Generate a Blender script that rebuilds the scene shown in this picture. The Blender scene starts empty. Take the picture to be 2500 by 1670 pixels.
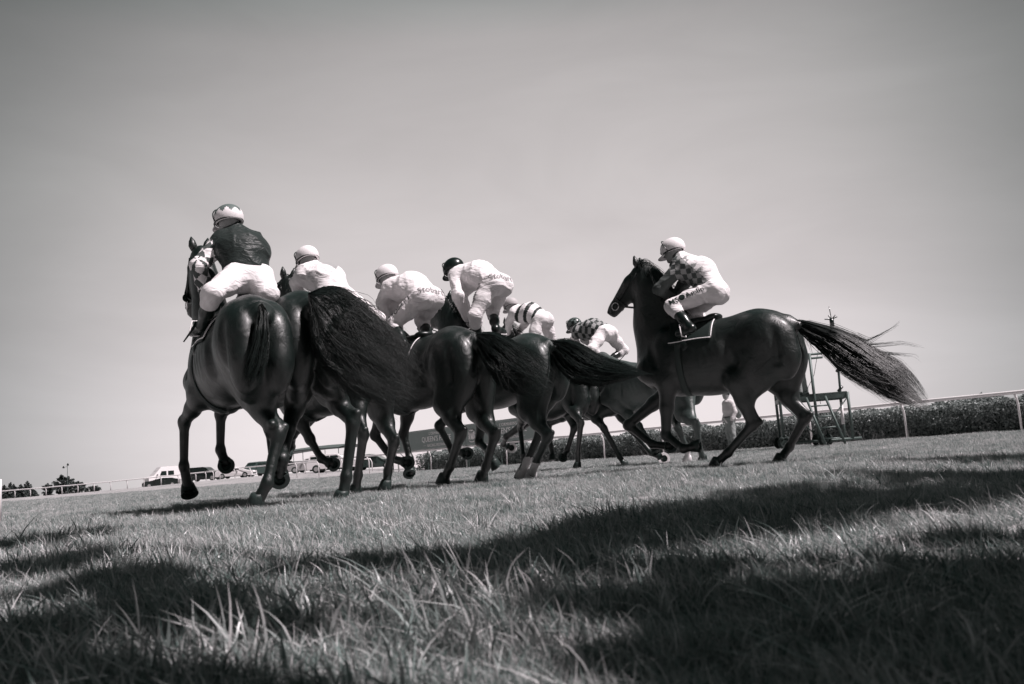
import bpy, math, random
import numpy as np
from mathutils import Vector, Matrix
from mathutils.bvhtree import BVHTree
rnd = random.Random(7); nrg = np.random.default_rng(7)
scn = bpy.context.scene
# ------------------------------------------------------------------ camera
CAMH = 0.23; FPX = 2200.0
PITCH = math.radians(7.41); ROLL = math.radians(-4.23)
cd = bpy.data.cameras.new('camera'); cam = bpy.data.objects.new('camera', cd)
scn.collection.objects.link(cam); scn.camera = cam
cd.sensor_width = 36.0; cd.lens = 36.0*FPX/2500.0
cd.clip_start = 0.05; cd.clip_end = 3000
cam.location = (0, 0, CAMH)
RM = (Matrix.Rotation(math.radians(90)+PITCH, 3, 'X') @ Matrix.Rotation(ROLL, 3, 'Z'))
cam.rotation_euler = RM.to_euler()
cd.dof.use_dof = True; cd.dof.focus_distance = 7.5; cd.dof.aperture_fstop = 8.0
# ------------------------------------------------------------------ world, sun
SUN_EL = math.radians(58); SUN_AZ = math.radians(-24)      # azimuth from +X towards -Y
sund = Vector((math.cos(SUN_EL)*math.cos(SUN_AZ), math.cos(SUN_EL)*math.sin(SUN_AZ), math.sin(SUN_EL)))
world = bpy.data.worlds.new('World'); scn.world = world; world.use_nodes = True
wn = world.node_tree.nodes; wl = world.node_tree.links; wn.clear()
wo = wn.new('ShaderNodeOutputWorld'); bg = wn.new('ShaderNodeBackground')
sky = wn.new('ShaderNodeTexSky'); sky.sky_type = 'NISHITA'; sky.sun_disc = False
sky.sun_elevation = SUN_EL; sky.sun_rotation = math.atan2(sund.x, sund.y)
sky.dust_density = 3.0; sky.air_density = 1.0
bw = wn.new('ShaderNodeRGBToBW')
tc = wn.new('ShaderNodeTexCoord'); sep = wn.new('ShaderNodeSeparateXYZ')
rmp = wn.new('ShaderNodeValToRGB')
wl.new(tc.outputs['Generated'], sep.inputs[0])
# monochrome (toned print) sky: pale and pinkish low down, teal grey overhead
els = [(0.0,(.77,.70,.71)),(0.08,(.71,.655,.665)),(0.16,(.59,.545,.55)),(0.30,(.49,.46,.46)),(0.44,(.38,.36,.36)),(0.56,(.09,.15,.14)),(1.0,(.02,.08,.07))]
cr = rmp.color_ramp
while len(cr.elements) < len(els): cr.elements.new(0.5)
for e, (p, c) in zip(cr.elements, els): e.position = p; e.color = (*c, 1)
wl.new(sep.outputs['Z'], rmp.inputs[0])
# the sky texture drives the sideways variation of brightness
wl.new(sky.outputs[0], bw.inputs[0])
mul = wn.new('ShaderNodeMath'); mul.operation = 'MULTIPLY'; mul.inputs[1].default_value = 0.1
wl.new(bw.outputs[0], mul.inputs[0])
mr = wn.new('ShaderNodeMapRange'); mr.inputs['From Min'].default_value = 0.0; mr.inputs['From Max'].default_value = 1.2
mr.inputs['To Min'].default_value = 0.88; mr.inputs['To Max'].default_value = 1.08
wl.new(mul.outputs[0], mr.inputs[0])
wno = wn.new('ShaderNodeTexNoise'); wno.inputs['Scale'].default_value = 2.6; wno.inputs['Detail'].default_value = 8; wno.inputs['Roughness'].default_value = .55; wno.inputs['Distortion'].default_value = .6
wmp = wn.new('ShaderNodeMapping'); wmp.inputs['Scale'].default_value = (1, 1, 3.2); wmp.inputs['Rotation'].default_value = (0, math.radians(9), 0)
wl.new(tc.outputs['Generated'], wmp.inputs[0]); wl.new(wmp.outputs[0], wno.inputs['Vector'])
mr2 = wn.new('ShaderNodeMapRange'); mr2.inputs['To Min'].default_value = 0.93; mr2.inputs['To Max'].default_value = 1.07
mr2.inputs['From Min'].default_value = 0.3; mr2.inputs['From Max'].default_value = 0.7
wl.new(wno.outputs['Fac'], mr2.inputs[0])
# broad bright glow low in the sky in front, darker to the sides
dotn = wn.new('ShaderNodeVectorMath'); dotn.operation = 'DOT_PRODUCT'
gd = Vector((0.0, 1.0, 0.17)).normalized(); dotn.inputs[1].default_value = gd
wl.new(tc.outputs['Generated'], dotn.inputs[0])
mr3 = wn.new('ShaderNodeMapRange'); mr3.inputs['From Min'].default_value = 0.80; mr3.inputs['From Max'].default_value = 0.985
mr3.inputs['To Min'].default_value = 0.44; mr3.inputs['To Max'].default_value = 1.0
mr3.interpolation_type = 'SMOOTHSTEP'
wl.new(dotn.outputs['Value'], mr3.inputs[0])
m1 = wn.new('ShaderNodeMath'); m1.operation = 'MULTIPLY'; wl.new(mr.outputs[0], m1.inputs[0]); wl.new(mr2.outputs[0], m1.inputs[1])
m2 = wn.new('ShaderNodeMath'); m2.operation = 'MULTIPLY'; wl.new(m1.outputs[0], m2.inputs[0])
mr4 = wn.new('ShaderNodeMapRange'); mr4.inputs['From Min'].default_value = 0.0; mr4.inputs['From Max'].default_value = 0.8  # unseen sky behind the camera dimmed to cut fill on camera-facing sides
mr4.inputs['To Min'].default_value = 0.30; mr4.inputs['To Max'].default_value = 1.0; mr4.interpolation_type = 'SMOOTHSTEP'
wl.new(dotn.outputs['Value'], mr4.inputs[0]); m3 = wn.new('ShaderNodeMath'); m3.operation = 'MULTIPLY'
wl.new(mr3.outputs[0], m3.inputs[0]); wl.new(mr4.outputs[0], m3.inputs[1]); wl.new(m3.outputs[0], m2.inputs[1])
tnt = wn.new('ShaderNodeMix'); tnt.data_type = 'RGBA'; tnt.inputs['A'].default_value = (.66, .80, .79, 1); tnt.inputs['B'].default_value = (1, 1, 1, 1)
wl.new(mr3.outputs[0], tnt.inputs['Factor']); mlt = wn.new('ShaderNodeMix'); mlt.data_type = 'RGBA'; mlt.blend_type = 'MULTIPLY'; mlt.inputs['Factor'].default_value = 1
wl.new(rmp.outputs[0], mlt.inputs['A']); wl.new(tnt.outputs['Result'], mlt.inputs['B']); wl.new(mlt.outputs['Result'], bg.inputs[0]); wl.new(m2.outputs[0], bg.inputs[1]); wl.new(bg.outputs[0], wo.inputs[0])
sl = bpy.data.lights.new('sun', 'SUN'); sl.energy = 5.0; sl.angle = math.radians(0.53); sl.color = (1.0, 0.905, 0.925)
so = bpy.data.objects.new('sun', sl); scn.collection.objects.link(so)
so.rotation_euler = sund.to_track_quat('Z', 'Y').to_euler(); so.location = (20, -10, 30)
scn.view_settings.view_transform = 'Standard'; scn.view_settings.look = 'None'
scn.view_settings.exposure = 0.35; scn.view_settings.gamma = 1.0
scn.cycles.max_bounces = 6; scn.cycles.transparent_max_bounces = 8
# ------------------------------------------------------------------ helpers
CAM = np.array([0, 0, CAMH]); RN = np.array(RM)
def ray(u, v):
    d = RN @ np.array([(u-1250)/FPX, (835-v)/FPX, -1.0]); return d/d[1]      # unit step in Y
def W(u, v, Y): return CAM + ray(u, v)*Y
def tag(o, label=None, cat=None, group=None, kind=None):
    if label: o['label'] = label
    if cat: o['category'] = cat
    if group: o['group'] = group
    if kind: o['kind'] = kind
    return o
def empty(name, loc=(0,0,0), rz=0, label=None, cat=None, group=None):
    o = bpy.data.objects.new(name, None); scn.collection.objects.link(o)
    o.empty_display_size = .2; o.location = loc; o.rotation_euler = (0,0,rz)
    return tag(o, label, cat, group)
def new_mesh(name, verts, faces, mat, parent=None, smooth=True, matidx=None):
    """verts (n,3) array; faces list of lists or (m,k) array"""
    me = bpy.data.meshes.new(name)
    verts = np.asarray(verts, dtype=np.float32)
    if isinstance(faces, np.ndarray):
        m, k = faces.shape
        me.vertices.add(len(verts)); me.vertices.foreach_set('co', verts.ravel())
        me.loops.add(m*k); me.loops.foreach_set('vertex_index', faces.astype(np.int32).ravel())
        me.polygons.add(m)
        me.polygons.foreach_set('loop_start', np.arange(m, dtype=np.int32)*k)
        me.update(calc_edges=True)
    else:
        me.from_pydata([tuple(map(float, v)) for v in verts], [], [list(f) for f in faces]); me.update()
    for mm in (mat if isinstance(mat, (list, tuple)) else [mat]): me.materials.append(mm)
    if matidx is not None: me.polygons.foreach_set('material_index', np.asarray(matidx, dtype=np.int32))
    if smooth: me.polygons.foreach_set('use_smooth', np.ones(len(me.polygons), dtype=bool))
    o = bpy.data.objects.new(name, me); scn.collection.objects.link(o)
    if parent: o.parent = parent
    return o
class MB:
    def __init__(s): s.v = []; s.f = []
    def add(s, vs, fs):
        b = len(s.v); s.v += [tuple(map(float, v)) for v in vs]; s.f += [[b+i for i in f] for f in fs]
    def box(s, c, size, R=None, taper=1.0, bev=0):
        hx, hy, hz = [a/2 for a in size]; vs = []
        for z in (-1, 1):
            t = taper if z > 0 else 1
            for x, y in ((-1,-1),(1,-1),(1,1),(-1,1)):
                p = np.array([x*hx*t, y*hy*t, z*hz])
                if R is not None: p = R @ p
                vs.append(np.array(c)+p)
        s.add(vs, [(3,2,1,0),(4,5,6,7),(0,1,5,4),(1,2,6,5),(2,3,7,6),(3,0,4,7)])
    def tube(s, pts, r, n=8, cap=True):
        pts = [np.array(p, float) for p in pts]
        rs = r if isinstance(r, (list, tuple)) else [r]*len(pts)
        vs = []; fs = []; up = None
        for i, p in enumerate(pts):
            d = pts[min(i+1, len(pts)-1)]-pts[max(i-1, 0)]; d = d/(np.linalg.norm(d)+1e-9)
            if up is None:
                up = np.array([0,0,1.]) if abs(d[2]) < .9 else np.array([1.,0,0])
            a = np.cross(d, up); a /= np.linalg.norm(a)+1e-9; b = np.cross(d, a); up = -b if False else up
            for k in range(n):
                t = 2*math.pi*k/n; vs.append(p+(a*math.cos(t)+b*math.sin(t))*rs[i])
        for i in range(len(pts)-1):
            for k in range(n): fs.append((i*n+k, i*n+(k+1)%n, (i+1)*n+(k+1)%n, (i+1)*n+k))
        if cap: fs.append(tuple(range(n))[::-1]); fs.append(tuple(range((len(pts)-1)*n, len(pts)*n)))
        s.add(vs, fs)
    def build(s, name, mat, parent=None, smooth=False):
        return new_mesh(name, s.v, s.f, mat, parent, smooth)
# ------------------------------------------------------------------ materials
def srgb(v): v = v/255.0; return v/12.92 if v < .04045 else ((v+.055)/1.055)**2.4
def tone(a, teal=None):
    """neutral albedo, toned: dark tones teal, light tones slightly pink"""
    if teal is None: teal = max(0.0, 1-a/0.25)
    return (a*(1-.38*teal)*(1+.015*(1-teal)), a*(1+.10*teal)*(1-.018*(1-teal)), a*(1-.02*teal)*(1-.010*(1-teal)), 1)
MATS = {}
def mat(name, a, rough=.6, spec=.5, var=0, scale=8, bump=0, bscale=60, metal=0, transl=0, coat=0, sheen=0, teal=None, objrand=0):
    if name in MATS: return MATS[name]
    m = bpy.data.materials.new(name); m.use_nodes = True; n = m.node_tree.nodes; l = m.node_tree.links
    b = n['Principled BSDF']; b.inputs['Roughness'].default_value = rough
    b.inputs['Specular IOR Level'].default_value = spec; b.inputs['Metallic'].default_value = metal
    b.inputs['Coat Weight'].default_value = coat; b.inputs['Sheen Weight'].default_value = sheen
    col = tone(a, teal); b.inputs['Base Color'].default_value = col
    t = n.new('ShaderNodeTexCoord')
    if var or objrand:
        r = n.new('ShaderNodeValToRGB'); r.color_ramp.elements[0].position = .3; r.color_ramp.elements[1].position = .7
        r.color_ramp.elements[0].color = tone(a*(1-var), teal); r.color_ramp.elements[1].color = tone(min(.95, a*(1+var)), teal)
        no = n.new('ShaderNodeTexNoise'); no.inputs['Scale'].default_value = scale; no.inputs['Detail'].default_value = 6
        l.new(t.outputs['Object'], no.inputs['Vector']); l.new(no.outputs['Fac'], r.inputs[0]); l.new(r.outputs[0], b.inputs['Base Color'])
    if bump:
        no2 = n.new('ShaderNodeTexNoise'); no2.inputs['Scale'].default_value = bscale; no2.inputs['Detail'].default_value = 5
        bp = n.new('ShaderNodeBump'); bp.inputs['Strength'].default_value = bump; bp.inputs['Distance'].default_value = .01
        l.new(t.outputs['Object'], no2.inputs['Vector']); l.new(no2.outputs['Fac'], bp.inputs['Height']); l.new(bp.outputs[0], b.inputs['Normal'])
    MATS[name] = m; return m
def coat_mat(name, a, teal=1.0, rough=.40):
    m = mat(name, a, rough, .55, var=.35, scale=3.5, teal=teal, coat=.30); m.node_tree.nodes['Principled BSDF'].inputs['Coat Roughness'].default_value = .30
    n = m.node_tree.nodes; l = m.node_tree.links; b = n['Principled BSDF']; t = n.new('ShaderNodeTexCoord')
    mp = n.new('ShaderNodeMapping'); mp.inputs['Scale'].default_value = (18, 60, 60)
    n1 = n.new('ShaderNodeTexNoise'); n1.inputs['Scale'].default_value = 6; n1.inputs['Detail'].default_value = 3
    n2 = n.new('ShaderNodeTexNoise'); n2.inputs['Scale'].default_value = 7; n2.inputs['Detail'].default_value = 3; n2.inputs['Distortion'].default_value = 1.2
    l.new(t.outputs['Object'], mp.inputs[0]); l.new(mp.outputs[0], n1.inputs['Vector']); l.new(t.outputs['Object'], n2.inputs['Vector'])
    ad = n.new('ShaderNodeMath'); ad.operation = 'MULTIPLY_ADD'; ad.inputs[1].default_value = .16
    l.new(n1.outputs['Fac'], ad.inputs[0]); l.new(n2.outputs['Fac'], ad.inputs[2])
    bp = n.new('ShaderNodeBump'); bp.inputs['Strength'].default_value = .42; bp.inputs['Distance'].default_value = .03
    l.new(ad.outputs[0], bp.inputs['Height']); l.new(bp.outputs[0], b.inputs['Normal'])
    r = n.new('ShaderNodeMapRange'); r.inputs['To Min'].default_value = rough-.10; r.inputs['To Max'].default_value = rough+.14
    l.new(n2.outputs['Fac'], r.inputs[0]); l.new(r.outputs[0], b.inputs['Roughness'])
    return m
def cloth_mat(name, a, teal=None):
    m = mat(name, a, .75, .2, var=.05, scale=5, teal=teal)
    n = m.node_tree.nodes; l = m.node_tree.links; b = n['Principled BSDF']; t = n.new('ShaderNodeTexCoord')
    n2 = n.new('ShaderNodeTexNoise'); n2.inputs['Scale'].default_value = 8.5; n2.inputs['Detail'].default_value = 3.0; n2.inputs['Distortion'].default_value = 1.6
    mp = n.new('ShaderNodeMapping'); mp.inputs['Scale'].default_value = (.5, 1, 1.9); mp.inputs['Rotation'].default_value = (.3, .75, .2)
    l.new(t.outputs['Object'], mp.inputs[0]); l.new(mp.outputs[0], n2.inputs['Vector'])
    bp = n.new('ShaderNodeBump'); bp.inputs['Strength'].default_value = .34; bp.inputs['Distance'].default_value = .05
    l.new(n2.outputs['Fac'], bp.inputs['Height']); l.new(bp.outputs[0], b.inputs['Normal'])
    return m
M_coat = coat_mat('dark bay coat', .0085, 1.25, .41); M_coat2 = coat_mat('brown bay coat', .016, 1.15, .42); M_coat3 = coat_mat('chestnut coat', .055, .6, .45)
M_hair = mat('horse hair', .010, .45, .4, teal=1, var=.4, scale=30)
M_hoof = mat('hoof horn', .03, .5, .4, var=.4, scale=30, bump=.3)
M_sole = mat('hoof sole', .045, .8, .2, var=.4, scale=60, bump=.5)
M_shoe = mat('horseshoe steel', .90, .35, .5, teal=0)
M_shoe_dark = mat('worn horseshoe', .07, .45, .5, metal=.3, teal=.6)
M_leather = mat('black leather', .010, .35, .5, teal=1)
M_fleece = mat('black sheepskin', .010, .95, .1, teal=1, bump=1, bscale=90)
M_white = cloth_mat('white breeches cloth', .78); M_silk = cloth_mat('white silk', .80); M_grey = cloth_mat('grey silk', .09, .3)
M_dark = cloth_mat('dark silk', .035, .5); MATS['dark silk'].node_tree.nodes['Principled BSDF'].inputs['Roughness'].default_value = .42; M_mid = cloth_mat('mid grey silk', .32, .1)
M_skin = mat('skin', .32, .5, .4, var=.1, teal=.1); M_boot = mat('boot leather', .012, .3, .6, teal=1)
M_helmw = mat('white cap cloth', .78, .55, .3, var=.03, bump=.15, bscale=25); M_helmg = mat('grey cap cloth', .13, .6, .3, teal=.5); M_helmd = mat('black cap cloth', .012, .3, .6, teal=1)
M_paint = mat('white painted rail', .82, .4, .4, var=.06, scale=3); M_railg = mat('rail shaded plastic', .62, .4, .4)
M_metal = mat('dull galvanised steel', .10, .5, .5, var=.3, teal=.6, metal=.2); M_wood = mat('deck board', .11, .8, .2, var=.4, scale=20, teal=.5)
M_rubber = mat('rubber', .025, .8, .3, teal=.8, bump=.3)
M_print = mat('dark lettering', .02, .7, .2, teal=1); M_printg = mat('grey lettering', .30, .7, .2)
# ------------------------------------------------------------------ terrain
def sm(t): t = np.clip(t, 0, 1); return t*t*(3-2*t)
def gz(x, y):
    x = np.asarray(x, float); y = np.asarray(y, float)
    r = np.hypot(x, y); ang = x/np.maximum(y, 1e-3)
    z = .46*sm((r-42)/50)*np.exp(-((ang+.26)/.17)**2)*(y > 0)
    z = z - .9*sm((r-125)/120)
    z = z + .05*sm((r-10)/16)*0
    z += .012*np.sin(x*2.1+1)*np.sin(y*1.7)*sm((r-1.2)/3) + .006*np.sin(x*5.3)*np.sin(y*4.1+2)
    return z
def build_ground():
    rs = np.concatenate([np.linspace(0, 12, 60), np.geomspace(12.3, 1500, 130)]); nt = 256
    th = np.linspace(0, 2*np.pi, nt, endpoint=False)
    R, T = np.meshgrid(rs, th, indexing='ij'); X = R*np.sin(T); Y = R*np.cos(T)
    V = np.stack([X, Y, gz(X, Y)], -1).reshape(-1, 3)
    i = np.arange(len(rs)-1)[:, None]; j = np.arange(nt)[None]
    F = np.stack([i*nt+j+0*i, i*nt+(j+1)%nt, (i+1)*nt+(j+1)%nt, (i+1)*nt+j], -1).reshape(-1, 4)[:, ::-1]
    m = mat('turf soil', .14, .9, .1, teal=.35)
    n = m.node_tree.nodes; l = m.node_tree.links; b = n['Principled BSDF']; t = n.new('ShaderNodeTexCoord')
    a1 = n.new('ShaderNodeTexNoise'); a1.inputs['Scale'].default_value = .6; a1.inputs['Detail'].default_value = 8
    a2 = n.new('ShaderNodeTexNoise'); a2.inputs['Scale'].default_value = 24; a2.inputs['Detail'].default_value = 4
    l.new(t.outputs['Object'], a1.inputs[0]); l.new(t.outputs['Object'], a2.inputs[0])
    mx = n.new('ShaderNodeMath'); mx.operation = 'ADD'; l.new(a1.outputs[0], mx.inputs[0]); l.new(a2.outputs[0], mx.inputs[1])
    r = n.new('ShaderNodeValToRGB'); r.color_ramp.elements[0].position = .75; r.color_ramp.elements[1].position = 1.25
    mh = n.new('ShaderNodeMath'); mh.operation = 'MULTIPLY'; mh.inputs[1].default_value = .9; l.new(mx.outputs[0], mh.inputs[0])
    r.color_ramp.elements[0].position = .70; r.color_ramp.elements[1].position = 1.0
    r.color_ramp.elements[0].color = tone(.16, .3); r.color_ramp.elements[1].color = tone(.42, 0)
    l.new(mh.outputs[0], r.inputs[0]); l.new(r.outputs[0], b.inputs['Base Color'])
    bp = n.new('ShaderNodeBump'); bp.inputs['Distance'].default_value = .05; bp.inputs['Strength'].default_value = .8
    l.new(a2.outputs[0], bp.inputs['Height']); l.new(bp.outputs[0], b.inputs['Normal'])
    return tag(new_mesh('ground', V, F, m), kind='structure', label='grass racecourse ground running to the horizon')
build_ground()
# ------------------------------------------------------------------ grass
def grass_material():
    m = bpy.data.materials.new('grass blades'); m.use_nodes = True; n = m.node_tree.nodes; l = m.node_tree.links
    b = n['Principled BSDF']; b.inputs['Roughness'].default_value = .34; b.inputs['Specular IOR Level'].default_value = .6
    oi = n.new('ShaderNodeObjectInfo'); geo = n.new('ShaderNodeNewGeometry'); at = n.new('ShaderNodeAttribute'); at.attribute_name = 'bl'
    no = n.new('ShaderNodeTexNoise'); no.inputs['Scale'].default_value = 1.1; no.inputs['Detail'].default_value = 3
    l.new(geo.outputs['Position'], no.inputs['Vector'])
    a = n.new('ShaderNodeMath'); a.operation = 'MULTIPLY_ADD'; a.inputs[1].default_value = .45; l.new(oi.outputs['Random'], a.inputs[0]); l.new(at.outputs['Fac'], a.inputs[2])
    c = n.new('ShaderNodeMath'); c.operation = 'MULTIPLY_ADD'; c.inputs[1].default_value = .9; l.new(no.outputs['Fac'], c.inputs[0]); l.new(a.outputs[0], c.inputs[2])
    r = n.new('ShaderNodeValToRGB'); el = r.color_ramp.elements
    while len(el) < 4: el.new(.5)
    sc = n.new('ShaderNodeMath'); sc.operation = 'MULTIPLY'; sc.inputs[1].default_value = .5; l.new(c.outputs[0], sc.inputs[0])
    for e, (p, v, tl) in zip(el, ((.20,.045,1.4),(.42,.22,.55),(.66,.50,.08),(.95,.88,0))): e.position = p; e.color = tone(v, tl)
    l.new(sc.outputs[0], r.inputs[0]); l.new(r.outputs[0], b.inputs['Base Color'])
    tr = n.new('ShaderNodeBsdfTranslucent'); l.new(r.outputs[0], tr.inputs['Color'])
    mx = n.new('ShaderNodeMixShader'); mx.inputs[0].default_value = .28
    l.new(b.outputs[0], mx.inputs[1]); l.new(tr.outputs[0], mx.inputs[2]); l.new(mx.outputs[0], n['Material Output'].inputs['Surface'])
    return m
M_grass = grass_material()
def tuft_mesh(name, nb, rad, h0, h1, w, lean, seg=3):
    V = []; F = []; A = []
    for _ in range(nb):
        a = rnd.uniform(0, 6.283); rr = rad*math.sqrt(rnd.random()); bx, by = rr*math.cos(a), rr*math.sin(a)
        h = rnd.uniform(h0, h1); la = rnd.uniform(0, 6.283); ln = abs(rnd.gauss(0, lean))+.05
        if rnd.random() < .35: la = 2.6+rnd.gauss(0, .5)
        fa = rnd.uniform(0, 6.283); ww = w*rnd.uniform(.6, 1.4); curl = rnd.uniform(.3, 1.6)
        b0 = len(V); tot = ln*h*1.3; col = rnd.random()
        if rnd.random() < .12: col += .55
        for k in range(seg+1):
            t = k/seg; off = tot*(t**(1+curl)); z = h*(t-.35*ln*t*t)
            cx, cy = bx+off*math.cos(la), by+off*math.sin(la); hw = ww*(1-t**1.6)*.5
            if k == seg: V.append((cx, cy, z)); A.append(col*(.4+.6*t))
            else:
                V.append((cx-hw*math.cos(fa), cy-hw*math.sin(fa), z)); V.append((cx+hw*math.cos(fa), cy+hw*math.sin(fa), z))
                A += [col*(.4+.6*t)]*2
        for k in range(seg-1): q = b0+2*k; F.append((q, q+1, q+3, q+2))
        q = b0+2*(seg-1); F.append((q, q+1, q+2))
    me = bpy.data.meshes.new(name); me.from_pydata(V, [], F); me.materials.append(M_grass)
    at = me.attributes.new('bl', 'FLOAT', 'POINT'); at.data.foreach_set('value', A)
    me.polygons.foreach_set('use_smooth', [True]*len(F))
    return bpy.data.objects.new(name, me)
def scatter(name, label, pts, idx, rot, scl, variants):
    col = bpy.data.collections.new(name+' variants')
    for v in variants: col.objects.link(v)
    me = bpy.data.meshes.new(name); me.vertices.add(len(pts)); me.vertices.foreach_set('co', np.asarray(pts, np.float32).ravel())
    me.attributes.new('idx', 'INT', 'POINT').data.foreach_set('value', idx.astype(np.int32))
    me.attributes.new('rotv', 'FLOAT_VECTOR', 'POINT').data.foreach_set('vector', rot.astype(np.float32).ravel())
    me.attributes.new('sclv', 'FLOAT', 'POINT').data.foreach_set('value', scl.astype(np.float32))
    o = bpy.data.objects.new(name, me); scn.collection.objects.link(o)
    ng = bpy.data.node_groups.new(name, 'GeometryNodeTree')
    ng.interface.new_socket('Geometry', in_out='INPUT', socket_type='NodeSocketGeometry')
    ng.interface.new_socket('Geometry', in_out='OUTPUT', socket_type='NodeSocketGeometry')
    gi = ng.nodes.new('NodeGroupInput'); go = ng.nodes.new('NodeGroupOutput'); ip = ng.nodes.new('GeometryNodeInstanceOnPoints')
    ci = ng.nodes.new('GeometryNodeCollectionInfo'); ci.inputs['Collection'].default_value = col
    ci.inputs['Separate Children'].default_value = True; ci.inputs['Reset Children'].default_value = True
    def na(nm, ty):
        a = ng.nodes.new('GeometryNodeInputNamedAttribute'); a.data_type = ty; a.inputs['Name'].default_value = nm; return [s for s in a.outputs if s.enabled][0]
    ip.inputs['Pick Instance'].default_value = True
    ng.links.new(gi.outputs[0], ip.inputs['Points']); ng.links.new(ci.outputs[0], ip.inputs['Instance'])
    ng.links.new(na('idx', 'INT'), ip.inputs['Instance Index']); ng.links.new(na('rotv', 'FLOAT_VECTOR'), ip.inputs['Rotation'])
    ng.links.new(na('sclv', 'FLOAT'), ip.inputs['Scale']); ng.links.new(ip.outputs[0], go.inputs[0])
    md = o.modifiers.new('scatter', 'NODES'); md.node_group = ng
    return tag(o, label, kind='stuff')
def build_grass():
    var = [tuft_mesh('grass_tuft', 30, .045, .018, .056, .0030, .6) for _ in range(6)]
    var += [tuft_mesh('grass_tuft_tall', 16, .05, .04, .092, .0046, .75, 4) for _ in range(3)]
    P = []; 
    def band(r0, r1, dens, half=.74):
        n = int(dens*half*(r1*r1-r0*r0)); r = np.sqrt(nrg.uniform(r0*r0, r1*r1, n)); a = nrg.uniform(-half, half, n)
        return np.stack([r*np.sin(a), r*np.cos(a)], -1), r
    for (r0, r1, dn) in ((.28,3.2,1300),(3.2,7,620),(7,13,300),(13,26,100),(26,48,22)):
        p, r = band(r0, r1, dn); P.append(p)
    p = np.concatenate(P); r = np.hypot(p[:,0], p[:,1]); n = len(p)
    # clumpy height
    f = np.sin(p[:,0]*3.1+1.3*np.sin(p[:,1]*2.3))*np.sin(p[:,1]*2.7+1.1*np.sin(p[:,0]*1.9+2))
    s = nrg.uniform(.55, 1.15, n)*(1+.28*f); s *= np.where(r < 1.0, .85, 1); s *= 1+sm((r-13)/20)*1.1
    tall = (nrg.random(n) < np.where(r < 3.5, .14+.14*(f > .3), .05)) & (r < 9)
    idx = np.where(tall, nrg.integers(6, 9, n), nrg.integers(0, 6, n))
    s = np.where(r > 9, np.minimum(s, 1.5), s)
    rot = np.stack([nrg.normal(0, .16, n), nrg.normal(-.06, .16, n), nrg.uniform(-.7, .7, n)+np.where(nrg.random(n) < .35, nrg.uniform(0, 6.28, n), 0)], -1)
    pts = np.stack([p[:,0], p[:,1], gz(p[:,0], p[:,1])-.004], -1)
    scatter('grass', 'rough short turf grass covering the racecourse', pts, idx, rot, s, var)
build_grass()
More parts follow.
